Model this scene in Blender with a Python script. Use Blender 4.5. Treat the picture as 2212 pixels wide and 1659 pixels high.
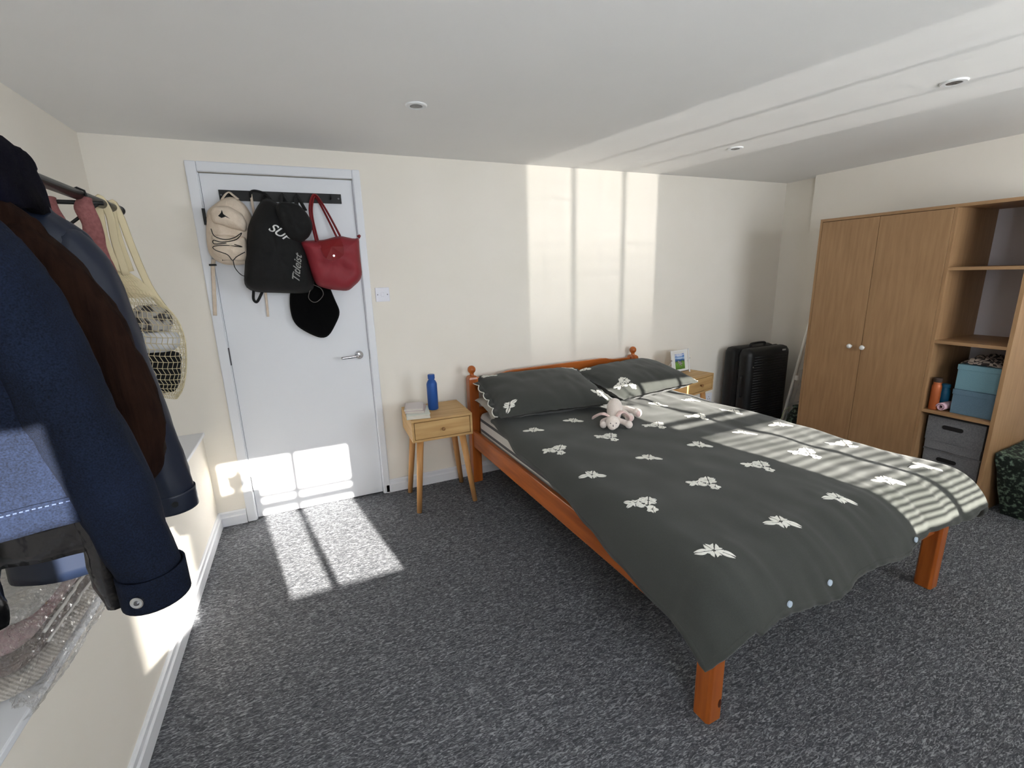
import bpy, bmesh, math, random
from mathutils import Vector, Matrix, noise

random.seed(7)
scene = bpy.context.scene
COL = scene.collection
for o in list(bpy.data.objects):
    bpy.data.objects.remove(o)

# ------------------------------------------------------------------ camera
cd = bpy.data.cameras.new('camera')
cam = bpy.data.objects.new('camera', cd)
COL.objects.link(cam)
scene.camera = cam
cd.sensor_fit = 'HORIZONTAL'
cd.sensor_width = 36.0
cd.lens = 996.3 / 2212 * 36.0
cd.clip_start = 0.02
CAM = (0.6225, -3.0182, 1.432)
yaw, pitch, roll = 0.4133, 0.2352, -0.0300
fwd = Vector((math.sin(yaw) * math.cos(pitch), math.cos(yaw) * math.cos(pitch), -math.sin(pitch)))
rgt = Vector((math.cos(yaw), -math.sin(yaw), 0))
upv = rgt.cross(fwd)
r2 = rgt * math.cos(roll) + upv * math.sin(roll)
u2 = -rgt * math.sin(roll) + upv * math.cos(roll)
cam.matrix_world = Matrix(((r2.x, u2.x, -fwd.x, CAM[0]), (r2.y, u2.y, -fwd.y, CAM[1]),
                           (r2.z, u2.z, -fwd.z, CAM[2]), (0, 0, 0, 1)))

# ------------------------------------------------------------------ world, sun, exposure
w = bpy.data.worlds.new('world')
scene.world = w
w.use_nodes = True
wn = w.node_tree.nodes
wn['Background'].inputs[0].default_value = (0.88, 0.94, 1.0, 1)
wn['Background'].inputs[1].default_value = 6.5

SUN_AZ, SUN_K = -0.175, 0.395          # metres of x, and of drop, per metre of travel into the room
def sun(name, d, strength, angle, color):
    l = bpy.data.lights.new(name, 'SUN')
    l.energy = strength; l.angle = math.radians(angle); l.color = color
    o = bpy.data.objects.new(name, l); COL.objects.link(o)
    o.rotation_euler = Vector(d).to_track_quat('-Z', 'Y').to_euler()
    o.location = (2, -8, 5)
    return o
sun('sun', (SUN_AZ, 1, -SUN_K), 13.5, 0.53, (1.0, 0.95, 0.86))

# sunlight thrown back up by the glossy blind slats of the second window: a fan of glints on the sun's own bearing
def glint(k, energy):
    l = bpy.data.lights.new('slat_glint', 'SPOT')
    l.energy = energy; l.spot_size = math.radians(2.9); l.spot_blend = 0.12; l.shadow_soft_size = 0.16
    l.color = (1.0, 0.97, 0.92)
    o = bpy.data.objects.new('slat_glint', l); COL.objects.link(o)
    tgt = Vector((3.31, -3.6, 1.40))
    d = Vector((SUN_AZ, 1, k)).normalized()
    o.location = tgt - d * 30
    o.rotation_euler = d.to_track_quat('-Z', 'Y').to_euler()
for i in range(17):
    glint(-0.05 + i * 0.029, 1120)

vs = scene.view_settings
vs.view_transform = 'Standard'; vs.look = 'None'; vs.gamma = 1.0; vs.use_curve_mapping = False
vs.exposure = 1.55

# ------------------------------------------------------------------ helpers
def lin(c):
    return tuple(((v / 255) / 12.92 if v / 255 <= 0.04045 else ((v / 255 + 0.055) / 1.055) ** 2.4) for v in c)

MATS = {}
def M(name, col, rough=0.6, metal=0.0, col2=None, nscale=20.0, nstretch=(1, 1, 1), bump=0.0, bscale=None, detail=3.0,
      spec=0.5, sheen=0.0, coat=0.0, lo=0.35, hi=0.65, alpha=1.0, trans=0.0, ior=1.45, bdist=0.01):
    if name in MATS: return MATS[name]
    m = bpy.data.materials.new(name); m.use_nodes = True
    nt = m.node_tree; b = nt.nodes['Principled BSDF']
    b.inputs['Base Color'].default_value = (*lin(col), 1)
    b.inputs['Roughness'].default_value = rough
    b.inputs['Metallic'].default_value = metal
    b.inputs['Specular IOR Level'].default_value = spec
    b.inputs['Sheen Weight'].default_value = sheen
    b.inputs['Coat Weight'].default_value = coat
    b.inputs['Alpha'].default_value = alpha
    b.inputs['Transmission Weight'].default_value = trans
    b.inputs['IOR'].default_value = ior
    tc = nt.nodes.new('ShaderNodeTexCoord'); mp = nt.nodes.new('ShaderNodeMapping')
    mp.inputs['Scale'].default_value = nstretch
    nt.links.new(tc.outputs['Object'], mp.inputs['Vector'])
    if col2 is not None:
        nz = nt.nodes.new('ShaderNodeTexNoise'); nz.inputs['Scale'].default_value = nscale; nz.inputs['Detail'].default_value = detail
        nt.links.new(mp.outputs[0], nz.inputs['Vector'])
        cr = nt.nodes.new('ShaderNodeValToRGB')
        cr.color_ramp.elements[0].position = lo; cr.color_ramp.elements[0].color = (*lin(col), 1)
        cr.color_ramp.elements[1].position = hi; cr.color_ramp.elements[1].color = (*lin(col2), 1)
        nt.links.new(nz.outputs['Fac'], cr.inputs[0]); nt.links.new(cr.outputs[0], b.inputs['Base Color'])
    if bump:
        n2 = nt.nodes.new('ShaderNodeTexNoise'); n2.inputs['Scale'].default_value = bscale or nscale; n2.inputs['Detail'].default_value = detail
        nt.links.new(mp.outputs[0], n2.inputs['Vector'])
        bp = nt.nodes.new('ShaderNodeBump'); bp.inputs['Strength'].default_value = bump; bp.inputs['Distance'].default_value = bdist
        nt.links.new(n2.outputs['Fac'], bp.inputs['Height']); nt.links.new(bp.outputs[0], b.inputs['Normal'])
    MATS[name] = m
    return m

def frame_to_mat(a):
    return {'x': (0.09, 1, 1), 'y': (1, 0.09, 1), 'z': (1, 1, 0.09)}[a]
def pine(ax):
    return M('orange_pine_' + ax, (150, 74, 26), 0.32, col2=(196, 108, 44), nscale=26, nstretch=frame_to_mat(ax), lo=0.3, hi=0.7, detail=4, coat=0.25)
def ash(ax):
    return M('pale_ash_' + ax, (186, 146, 92), 0.5, col2=(210, 174, 120), nscale=30, nstretch=frame_to_mat(ax), lo=0.3, hi=0.7, detail=4)
def beech(ax):
    return M('pale_beech_' + ax, (190, 138, 84), 0.5, col2=(216, 164, 106), nscale=40, nstretch=frame_to_mat(ax), lo=0.3, hi=0.7, detail=4)
def oak(ax):
    return M('oak_veneer_' + ax, (143, 109, 75), 0.5, col2=(164, 129, 93), nscale=55, nstretch=frame_to_mat(ax), lo=0.25, hi=0.75, detail=5)

class G:
    """Collects vertices and faces; world coordinates are stored relative to the thing's own origin."""
    def __init__(self, root=None):
        self.v = []; self.f = []; self.off = Vector(root.location) if root is not None else Vector((0, 0, 0))
    def add(self, vs, fs):
        n = len(self.v)
        self.v += [tuple(Vector(p) - self.off) for p in vs]
        self.f += [tuple(i + n for i in f) for f in fs]
        return self
    def box(self, x0, x1, y0, y1, z0, z1):
        x0, x1 = min(x0, x1), max(x0, x1); y0, y1 = min(y0, y1), max(y0, y1); z0, z1 = min(z0, z1), max(z0, z1)
        vs = [(x, y, z) for x in (x0, x1) for y in (y0, y1) for z in (z0, z1)]
        return self.add(vs, [(0, 1, 3, 2), (4, 6, 7, 5), (0, 4, 5, 1), (2, 3, 7, 6), (0, 2, 6, 4), (1, 5, 7, 3)])
    def loft(self, rings, cap=True, closed=True):
        n = len(rings[0]); vs = [p for r in rings for p in r]; fs = []
        for i in range(len(rings) - 1):
            for j in range(n if closed else n - 1):
                a, b = i * n + j, i * n + (j + 1) % n
                fs.append((a, b, b + n, a + n))
        if cap:
            fs.append(tuple(range(n - 1, -1, -1)))
            fs.append(tuple((len(rings) - 1) * n + k for k in range(n)))
        return self.add(vs, fs)
    def tube(self, pts, r, n=10, cap=True, flat=None, up=(0, 0, 1)):
        pts = [Vector(p) for p in pts]; m = len(pts)
        rad = r if isinstance(r, (list, tuple)) else [r] * m
        t = (pts[1] - pts[0]).normalized()
        nrm = Vector(up) - t * t.dot(Vector(up))
        if nrm.length < 1e-4: nrm = Vector((1, 0, 0)) - t * t.x
        nrm.normalize(); rings = []
        for i in range(m):
            if i == 0: t2 = pts[1] - pts[0]
            elif i == m - 1: t2 = pts[-1] - pts[-2]
            else: t2 = (pts[i + 1] - pts[i]).normalized() + (pts[i] - pts[i - 1]).normalized()
            t2.normalize()
            nrm = (nrm - t2 * nrm.dot(t2)); nrm.normalize()
            bi = t2.cross(nrm)
            fl = flat if flat else 1.0
            rings.append([pts[i] + (nrm * math.cos(2 * math.pi * k / n) * fl + bi * math.sin(2 * math.pi * k / n)) * rad[i] for k in range(n)])
        return self.loft(rings, cap)
    def lathe(self, prof, c=(0, 0, 0), axis='z', n=24):
        rings = []
        for r, h in prof:
            r = max(r, 1e-4); ring = []
            for k in range(n):
                a = 2 * math.pi * k / n; ca, sa = r * math.cos(a), r * math.sin(a)
                p = {'z': (ca, sa, h), 'y': (ca, h, -sa), 'x': (h, ca, sa)}[axis]
                ring.append((c[0] + p[0], c[1] + p[1], c[2] + p[2]))
            rings.append(ring)
        return self.loft(rings)
    def prism(self, poly, axis, a, b):
        def P(u, v, h): return {'x': (h, u, v), 'y': (u, h, v), 'z': (u, v, h)}[axis]
        n = len(poly)
        vs = [P(u, v, a) for u, v in poly] + [P(u, v, b) for u, v in poly]
        fs = [tuple(range(n)), tuple(range(2 * n - 1, n - 1, -1))] + [(i, i + n, (i + 1) % n + n, (i + 1) % n) for i in range(n)]
        return self.add(vs, fs)
    def ell(self, c, r, n=18, m=12, rot=None):
        rings = []
        for i in range(m + 1):
            ph = math.pi * i / m
            s, h = max(math.sin(ph), 0.02), -math.cos(ph)
            ring = []
            for k in range(n):
                a = 2 * math.pi * k / n
                p = Vector((r[0] * s * math.cos(a), r[1] * s * math.sin(a), r[2] * h))
                if rot is not None: p = rot @ p
                ring.append(Vector(c) + p)
            rings.append(ring)
        return self.loft(rings)
    def grid(self, fn, nu, nv):
        vs = [fn(i / nu, j / nv) for j in range(nv + 1) for i in range(nu + 1)]
        fs = [(j * (nu + 1) + i, j * (nu + 1) + i + 1, (j + 1) * (nu + 1) + i + 1, (j + 1) * (nu + 1) + i) for j in range(nv) for i in range(nu)]
        return self.add(vs, fs)
    def obj(self, name, mat, parent=None, smooth=False, bevel=0.0, sub=0, solid=0.0, seg=2, offset=-1.0, fix=True):
        me = bpy.data.meshes.new(name); me.from_pydata(self.v, [], self.f)
        if fix:
            bm = bmesh.new(); bm.from_mesh(me); bmesh.ops.recalc_face_normals(bm, faces=bm.faces); bm.to_mesh(me); bm.free()
        me.materials.append(mat)
        if smooth:
            for p in me.polygons: p.use_smooth = True
        o = bpy.data.objects.new(name, me); COL.objects.link(o)
        if parent is not None: o.parent = parent
        if solid:
            md = o.modifiers.new('solid', 'SOLIDIFY'); md.thickness = solid; md.offset = offset
        if bevel:
            md = o.modifiers.new('bevel', 'BEVEL'); md.width = bevel; md.segments = seg; md.limit_method = 'ANGLE'; md.angle_limit = math.radians(40)
        if sub:
            md = o.modifiers.new('sub', 'SUBSURF'); md.levels = sub; md.render_levels = sub
        return o

def tag(o, label, cat, group=None, kind=None):
    if label: o['label'] = label
    if cat: o['category'] = cat
    if group: o['group'] = group
    if kind: o['kind'] = kind
    return o
def thing(name, label, cat, loc=(0, 0, 0), rz=0.0, group=None):
    o = bpy.data.objects.new(name, None); COL.objects.link(o)
    o.location = loc; o.rotation_euler = (0, 0, rz); o.empty_display_size = 0.05
    return tag(o, label, cat, group)
def struct(o, label=None):
    o['kind'] = 'structure'
    if label: o['label'] = label
    return o
def dup(o, parent=None):
    c = o.copy(); COL.objects.link(c); c.parent = parent
    for ch in list(o.children): dup(ch, c)
    return c
def spline(pts, n=8):
    """Catmull-Rom through the points."""
    P = [Vector(p) for p in pts]; P = [P[0] * 2 - P[1]] + P + [P[-1] * 2 - P[-2]]; out = []
    for i in range(1, len(P) - 2):
        for k in range(n):
            t = k / n
            out.append(0.5 * ((2 * P[i]) + (P[i + 1] - P[i - 1]) * t + (2 * P[i - 1] - 5 * P[i] + 4 * P[i + 1] - P[i + 2]) * t * t + (3 * P[i] - P[i - 1] - 3 * P[i + 1] + P[i + 2]) * t ** 3))
    out.append(P[-2]); return out
def nz(x, y, z=0.0):
    return noise.noise(Vector((x, y, z)))
def interp(tab, x):
    if x <= tab[0][0]: return tab[0][1]
    for (a, b), (c, d) in zip(tab, tab[1:]):
        if x <= c:
            t = (x - a) / (c - a); t = t * t * (3 - 2 * t)
            return b + (d - b) * t
    return tab[-1][1]

# ------------------------------------------------------------------ the room
XL, XR, XP, YP, H, YF = -0.26, 4.675, 4.585, -0.32, 2.14, -3.58
m_wall = M('cream_wall_paint', (242, 236, 225), 0.9, col2=(244, 238, 228), nscale=3, bump=0.05, bscale=260, spec=0.2, bdist=0.002)
m_ceil = M('white_ceiling_paint', (241, 240, 238), 0.95, col2=(243, 242, 240), nscale=2, bump=0.05, bscale=200, spec=0.1, bdist=0.002)
m_trim = M('white_gloss_trim', (236, 238, 243), 0.35)
m_door = M('white_satin_door', (235, 237, 242), 0.42)
m_upvc = M('white_window_plastic', (236, 237, 238), 0.35)

# carpet: flecked loop pile
m_car = bpy.data.materials.new('flecked_grey_carpet'); m_car.use_nodes = True
nt = m_car.node_tree; b = nt.nodes['Principled BSDF']; b.inputs['Roughness'].default_value = 0.95; b.inputs['Specular IOR Level'].default_value = 0.1
tc = nt.nodes.new('ShaderNodeTexCoord'); mp = nt.nodes.new('ShaderNodeMapping'); mp.inputs['Scale'].default_value = (46, 150, 90)
n1 = nt.nodes.new('ShaderNodeTexNoise'); n1.inputs['Scale'].default_value = 1.0; n1.inputs['Detail'].default_value = 2.0; n1.inputs['Roughness'].default_value = 0.55
n1.inputs['Distortion'].default_value = 1.6
cr = nt.nodes.new('ShaderNodeValToRGB'); cr.color_ramp.elements[0].position = 0.36; cr.color_ramp.elements[1].position = 0.68
cr.color_ramp.elements[0].color = (*lin((72, 74, 78)), 1); cr.color_ramp.elements[1].color = (*lin((162, 164, 168)), 1)
e = cr.color_ramp.elements.new(0.52); e.color = (*lin((99, 101, 106)), 1)
bp = nt.nodes.new('ShaderNodeBump'); bp.inputs['Strength'].default_value = 0.8; bp.inputs['Distance'].default_value = 0.006
nt.links.new(tc.outputs['Object'], mp.inputs[0]); nt.links.new(mp.outputs[0], n1.inputs['Vector']); nt.links.new(n1.outputs['Fac'], cr.inputs[0])
nt.links.new(cr.outputs[0], b.inputs['Base Color']); nt.links.new(n1.outputs['Fac'], bp.inputs['Height']); nt.links.new(bp.outputs[0], b.inputs['Normal'])

struct(G().box(XL - .1, XR + .1, YF - .06, .1, -.06, 0).obj('floor', m_car), 'grey flecked loop-pile carpet')
struct(G().box(XL - .1, XR + .1, YF - .06, .1, H, H + .06).obj('ceiling', m_ceil))
# back wall, opened for the door lining
DX0, DX1, DZ = 0.202, 0.964, 1.989
g = G().box(XL - .1, DX0 - .004, 0, .1, 0, H).box(DX1 + .004, XR + .1, 0, .1, 0, H).box(DX0 - .004, DX1 + .004, 0, .1, DZ + .004, H).box(DX0 - .004, DX1 + .004, .06, .1, 0, DZ + .004)
struct(g.obj('wall_back', m_wall))
struct(G().box(XL - .1, XL, YF - .06, 0, 0, H).obj('wall_left', m_wall))
struct(G().box(XL, 0, YF, 0, 0, 0.578).obj('wall_left_boxing', m_wall), 'low boxed-in wall below the white ledge')
struct(G().box(XL, 0.012, YF, 0, 0.578, 0.598).obj('trim_1', m_trim, bevel=.004), 'white painted ledge board on the low wall')
struct(G().box(XP, XR + .1, YF - .06, YP, 0, H).box(XR, XR + .1, YP, 0, 0, H).obj('wall_right', m_wall))

# front wall with three window openings (x0, x1); heights shared
WZ0, WZ1, WT = 0.993, 1.823, 0.06
WIN = [(0.385, 0.530), (0.665, 1.405), (2.785, 3.810)]  # pier between the first two is added, blocking sun where the camera holder stood
WTOP = [1.823, 1.823, 1.895]
g = G().box(XL - .1, XR + .1, YF - WT, YF, 0, WZ0).box(XL - .1, XR + .1, YF - WT, YF, WTOP[2], H)
xs = [XL - .1] + [v for p in WIN for v in p] + [XR + .1]
for i in range(0, len(xs), 2): g.box(xs[i], xs[i + 1], YF - WT, YF, WZ0, WTOP[2])
for (x0, x1), zt in zip(WIN[:2], WTOP): g.box(x0, x1, YF - WT, YF, zt, WTOP[2])
struct(g.obj('wall_front', m_wall))
m_glass = M('window_glass', (255, 255, 255), 0.0, alpha=0.06, spec=0.3)
MULL = {0: [], 1: [1.072], 2: [3.125, 3.515]}
for i, (x0, x1) in enumerate(WIN):
    wroot = bpy.data.objects.new('window_%d' % (i + 1), None); COL.objects.link(wroot); wroot.location = ((x0 + x1) / 2, YF - .03, WZ0)
    struct(wroot)
    f = .010; WZ1 = WTOP[i]
    G(wroot).box(x0, x0 + f, YF - .05, YF - .01, WZ0, WZ1).box(x1 - f, x1, YF - .05, YF - .01, WZ0, WZ1).box(x0 + f, x1 - f, YF - .05, YF - .01, WZ0, WZ0 + f).box(x0 + f, x1 - f, YF - .05, YF - .01, WZ1 - f, WZ1).obj('window_frame', m_upvc, wroot)
    for xm in MULL[i]:
        G(wroot).box(xm - .017, xm + .017, YF - .045, YF - .012, WZ0 + f, WZ1 - f).obj('mullion', m_upvc, wroot)
    if i > 0:
        G(wroot).box(x0 + f, x1 - f, YF - .044, YF - .014, 1.472, 1.520).obj('transom', m_upvc, wroot)
        G(wroot).box(x0 + f, x1 - f, YF - .044, YF - .020, 1.552, 1.580).obj('transom', m_upvc, wroot)
    G(wroot).box(x0 + f, x1 - f, YF - .033, YF - .029, WZ0 + f, WZ1 - f).obj('pane', m_glass, wroot)
    pl = bpy.data.lights.new('portal', 'AREA'); pl.shape = 'RECTANGLE'; pl.size = x1 - x0; pl.size_y = WZ1 - WZ0
    pl.cycles.is_portal = True
    po = bpy.data.objects.new('portal', pl); COL.objects.link(po); po.location = ((x0 + x1) / 2, YF - WT - .01, (WZ0 + WZ1) / 2)
    po.rotation_euler = (math.radians(90), 0, 0)
    po.rotation_euler = Vector((0, 1, 0)).to_track_quat('-Z', 'Y').to_euler()

# venetian blind on the second window
bl = thing('venetian_blind', 'white venetian blind with narrow slats over the wide window', 'blind', (3.318, YF + .03, 1.90))
m_slat = M('white_slat', (235, 235, 232), 0.3)
G(bl).box(2.775, 3.86, YF + .008, YF + .045, 1.910, 1.940).obj('headrail', m_slat, bl)
slat_me = None
for k in range(37):
    z = 1.900 - k * 0.0245
    if slat_me is None:
        so = G(bl).prism([(YF + .010, 0), (YF + .018, .0022), (YF + .026, .0026), (YF + .034, .0010), (YF + .034, .0002), (YF + .026, .0018), (YF + .018, .0014), (YF + .010, -.0008)], 'x', 2.78, 3.855).obj('slat', m_slat, bl)
        slat_me = so.data
    else:
        so = bpy.data.objects.new('slat', slat_me); COL.objects.link(so); so.parent = bl
    so.location = (0, 0, z)
for x in (2.90, 3.32, 3.74):
    G(bl).tube([(x, YF + .036, 1.912), (x, YF + .036, 1.0)], .0012, 6).obj('ladder_cord', m_slat, bl)
G(bl).tube(spline([(2.98, YF + .05, 1.915), (2.985, YF + .05, 1.78), (3.01, YF + .055, 1.745), (2.99, YF + .05, 1.70), (2.95, YF + .055, 1.72), (2.97, YF + .05, 1.77), (3.02, YF + .05, 1.765), (3.03, YF + .05, 1.70), (3.0, YF + .05, 1.66)]), .006, 6).obj('pull_cord', m_slat, bl)

# unseen plant added on the sill to cast the camera holder's shadow
pp = thing('sun_blocker_plant', 'added leafy plant in a tall square white planter, out of view, blocking sun at the window', 'plant', (0.77, YF + .075, WZ0))
struct(G().box(0.36, 1.43, YF, YF + .17, WZ0 - .03, WZ0).obj('trim_2', m_trim, bevel=.004), 'white window sill board')
G(pp).prism([(.655, YF + .02), (.850, YF + .02), (.850, YF + .14), (.655, YF + .14)], 'z', WZ0, WZ0 + .575).obj('planter', m_upvc, pp, bevel=.006)
m_leaf = M('plant_leaf_green', (60, 100, 50), 0.5, col2=(90, 130, 70), nscale=8)
for k in range(26):
    a = random.uniform(0, 6.28); tip = Vector((.735 + random.uniform(.02, .062) * math.cos(a), YF + .08 + .05 * math.sin(a), WZ0 + random.uniform(.62, .72)))
    base = Vector((.735, YF + .08, WZ0 + .565)); mid = (base + tip) / 2 + Vector((.015 * math.cos(a), .015 * math.sin(a), .02))
    G(pp).tube([base, mid, tip, tip + Vector((.01 * math.cos(a), .01 * math.sin(a), -.005))], [.006, .017, .019, .002], 8, flat=.15).obj('leaf', m_leaf, pp, smooth=True)

# skirting boards: two-step profile
def skirt(name, p0, p1, inward, h=.088):
    p0 = Vector(p0); p1 = Vector(p1); n = Vector(inward)
    prof = [(0, 0), (.018, 0), (.018, .055), (.012, .062), (.012, h - .006), (.006, h), (0, h)]
    rings = [[p + n * a + Vector((0, 0, z)) for a, z in prof] for p in (p0, p1)]
    return struct(G().loft(rings).obj(name, m_trim))
skirt('baseboard_back', (0.985, 0, 0), (XR, 0, 0), (0, -1, 0))
skirt('baseboard_back_corner', (0.0, 0, 0), (0.148, 0, 0), (0, -1, 0))
skirt('baseboard_left', (0, YF, 0), (0, 0, 0), (1, 0, 0))
skirt('baseboard_right', (XR, YP, 0), (XR, 0, 0), (-1, 0, 0))
skirt('baseboard_right_wardrobe', (XP, YF, 0), (XP, YP, 0), (-1, 0, 0))

# door
dr = bpy.data.objects.new('door_1', None); COL.objects.link(dr); dr.location = ((DX0 + DX1) / 2, 0, 0)
struct(dr, 'plain white flush door with lever handle and hinges')
leaf = G(dr).box(DX0 + .002, DX1 - .002, .006, .05, .008, DZ).obj('door_leaf', m_door, dr, bevel=.002)
aw, at = .056, .018
for nm, x0, x1, z0, z1 in (('architrave', DX0 - .052, DX0 - .002, 0, DZ + .054), ('architrave', DX1 + .002, DX1 + .046, 0, DZ + .054), ('architrave', DX0 - .002, DX1 + .002, DZ + .004, DZ + .054)):
    g = G(dr)
    g.box(x0, x1, -.018, 0.0, z0, z1)
    g.obj(nm, m_trim, dr, bevel=.006, seg=3)
for x0, x1 in ((DX0 - .004, DX0 + .001), (DX1 - .001, DX1 + .004)):
    G(dr).box(x0, x1, -.004, .055, 0, DZ).obj('door_lining', m_trim, dr)
m_chrome = M('brushed_chrome', (205, 205, 208), 0.18, 1.0)
hd = G(dr).lathe([(.0, -.012), (.024, -.012), (.026, -.008), (.026, .006)], (.900, 0, .962), 'y', 28).obj('handle', m_chrome, dr, smooth=False)
G(dr).tube(spline([(.900, -.008, .962), (.900, -.042, .962), (.888, -.052, .962), (.86, -.054, .960), (.79, -.054, .957)]), .0085, 14).obj('lever', m_chrome, hd, smooth=True)
m_hinge = M('dark_steel_hinge', (110, 110, 115), 0.3, 1.0)
for z in (.235, 1.02, 1.72):
    G(dr).tube([(DX0 - .001, -.004, z - .05), (DX0 - .001, -.004, z + .05)], .0055, 10).obj('hinge', m_hinge if z > .5 else m_chrome, dr)
G(dr).box(DX1 - .0005, DX1 + .003, -.006, .02, .93, .99).obj('latch_plate', m_chrome, dr)

# light switch and socket
sw = thing('light_switch', 'white square light switch plate beside the door', 'light switch', (1.078, 0, 1.285))
G(sw).box(1.035, 1.121, -.009, 0, 1.284, 1.370).obj('plate', M('white_switch_plastic', (236, 236, 244), .3), sw, bevel=.003)
G(sw).box(1.068, 1.088, -.013, -.009, 1.315, 1.341).obj('rocker', MATS['white_switch_plastic'], sw, bevel=.002)
for x in (1.048, 1.108):
    G(sw).lathe([(0, -.0105), (.0035, -.0105), (.004, -.009)], (x, 0, 1.327), 'y', 12).obj('screw', m_hinge, sw)
so = thing('wall_socket', 'white double wall socket below the framed picture', 'socket', (3.872, 0, .228))
G(so).box(3.80, 3.946, -.010, 0, .228, .314).obj('plate', MATS['white_switch_plastic'], so, bevel=.003)
m_dark = M('dark_slot', (40, 40, 42), .6)
for cx in (3.838, 3.908):
    for dx, dz in ((0, .012), (-.011, -.008), (.011, -.008)):
        G(so).box(cx + dx - .003, cx + dx + .003, -.0108, -.010, .268 + dz - .0025, .268 + dz + .0025).obj('pin_hole', m_dark, so)

# recessed ceiling lights
def downlight(x, y, label):
    t = thing('ceiling_downlight', label, 'ceiling light', (x, y, H), group='recessed downlights in the white ceiling')
    G(t).lathe([(.026, -.001), (.028, -.006), (.042, -.006), (.046, -.003), (.046, 0)], (x, y, H), 'z', 32).obj('bezel', m_upvc, t, smooth=False)
    G(t).lathe([(.0005, -.004), (.010, -.0065), (.022, -.0065), (.026, -.0055)], (x, y, H), 'z', 24).obj('lamp', M('lamp_face_grey', (120, 120, 122), .25, .4), t)
downlight(1.160, -.866, 'small recessed ceiling light above the white door side, single on the left')
downlight(3.155, -1.829, 'largest recessed ceiling light, above the foot of the bed')
downlight(3.156, -.763, 'small recessed ceiling light above the far pillow')

# ------------------------------------------------------------------ bed (own axes: u across, v towards the foot)
TH = math.atan2(.067, 2.035); BO = Vector((2.295, -.085, 0))
cT, sT = math.cos(TH), math.sin(TH)
def bw(u, v, z=0.0):                                   # bed axes to room
    return Vector((BO.x + cT * u + sT * v, BO.y + sT * u - cT * v, z))
bed = thing('bed_frame', 'orange pine double bed frame with ball finials on the headboard posts', 'bed', bw(0, 0))
def bbox(g, u0, u1, v0, v1, z0, z1):
    vs = [bw(u, v, z) for u in (u0, u1) for v in (v0, v1) for z in (z0, z1)]
    return g.add(vs, [(0, 1, 3, 2), (4, 6, 7, 5), (0, 4, 5, 1), (2, 3, 7, 6), (0, 2, 6, 4), (1, 5, 7, 3)])
HW = .692
for s in (-1, 1):
    g = G(bed); rings = []
    for hw, z in ((.033, 0), (.033, .745), (.030, .758), (.020, .768)):
        rings.append([bw(s * HW + a, b, z) for a, b in ((-hw, -hw), (hw, -hw), (hw, hw), (-hw, hw))])
    g.loft(rings)
    post = g.obj('head_post', pine('z'), bed, bevel=.004)
    c = bw(s * HW, 0, 0)
    prof = [(.020, .766), (.013, .774), (.012, .782)]
    for k in range(1, 15):
        a = math.pi * k / 15
        prof.append((max(.0275 * math.sin(a), .002), .808 - .0275 * math.cos(a)))
    prof = [(.020, .764), (.014, .772), (.0135, .782)] + [p for p in prof[3:] if p[1] > .783]
    G(bed).lathe(prof, c, 'z', 28).obj('finial', pine('z'), post, smooth=True)
# shaped top rail
top = [(-.66, .752), (-.60, .752), (-.50, .754), (-.46, .760), (-.43, .768), (-.38, .772), (.38, .772), (.43, .768), (.46, .760), (.50, .754), (.60, .752), (.66, .752)]
poly = top + [(.66, .685), (-.66, .685)]
rings = [[bw(u, v, z) for u, z in poly] for v in (-.013, .013)]
G(bed).loft(rings).obj('headboard_rail', pine('x'), bed, bevel=.005)
bbox(G(bed), -.66, .66, -.012, .012, .43, .54).obj('headboard_rail', pine('x'), bed, bevel=.004)
for s in (-1, 1):
    bbox(G(bed), s * .705 - .012, s * .705 + .012, .033, 2.0, .268, .388).obj('side_rail', pine('y'), bed, bevel=.004)
bbox(G(bed), -.66, .66, 2.02, 2.044, .268, .388).obj('foot_rail', pine('x'), bed, bevel=.004)
for s in (-1, 1):
    g = G(bed); c = s * .690
    pol = [(-.024, -.033), (.024, -.033), (.033, -.024), (.033, .024), (.024, .033), (-.024, .033), (-.033, .024), (-.033, -.024)]
    g.loft([[bw(c + a, 2.035 + b_, z) for a, b_ in pol] for z in (0, .42)])
    g.obj('foot_leg', pine('z'), bed, bevel=.002)
for k in range(10):
    v = .12 + k * .2
    bbox(G(bed), -.69, .69, v, v + .08, .285, .303).obj('slat', pine('x'), bed)
m_knot = M('dark_pine_knot', (84, 36, 12), .35, coat=.25)
for (u, v, z) in ((-.6738, 2.0685, .065), (-.680, 2.0685, .262)):
    G(bed).ell(bw(u, v, z), (.008, .0012, .017), 12, 8).obj('knot', m_knot, bed, smooth=True)

# mattress in a striped sheet
m_sheet = bpy.data.materials.new('white_grey_striped_sheet'); m_sheet.use_nodes = True
nt = m_sheet.node_tree; b = nt.nodes['Principled BSDF']; b.inputs['Roughness'].default_value = .9
tc = nt.nodes.new('ShaderNodeTexCoord'); sx = nt.nodes.new('ShaderNodeSeparateXYZ'); cr = nt.nodes.new('ShaderNodeValToRGB'); mt = nt.nodes.new('ShaderNodeMath')
mt.operation = 'PINGPONG'; mt.inputs[1].default_value = .035
nt.links.new(tc.outputs['Object'], sx.inputs[0]); nt.links.new(sx.outputs['Z'], mt.inputs[0]); 
m2 = nt.nodes.new('ShaderNodeMath'); m2.operation = 'MULTIPLY'; m2.inputs[1].default_value = 1 / .035
nt.links.new(mt.outputs[0], m2.inputs[0]); nt.links.new(m2.outputs[0], cr.inputs[0])
cr.color_ramp.interpolation = 'CONSTANT'
cr.color_ramp.elements[0].color = (*lin((212, 210, 206)), 1); cr.color_ramp.elements[1].position = .72; cr.color_ramp.elements[1].color = (*lin((86, 86, 90)), 1)
nt.links.new(cr.outputs[0], b.inputs['Base Color'])
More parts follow.
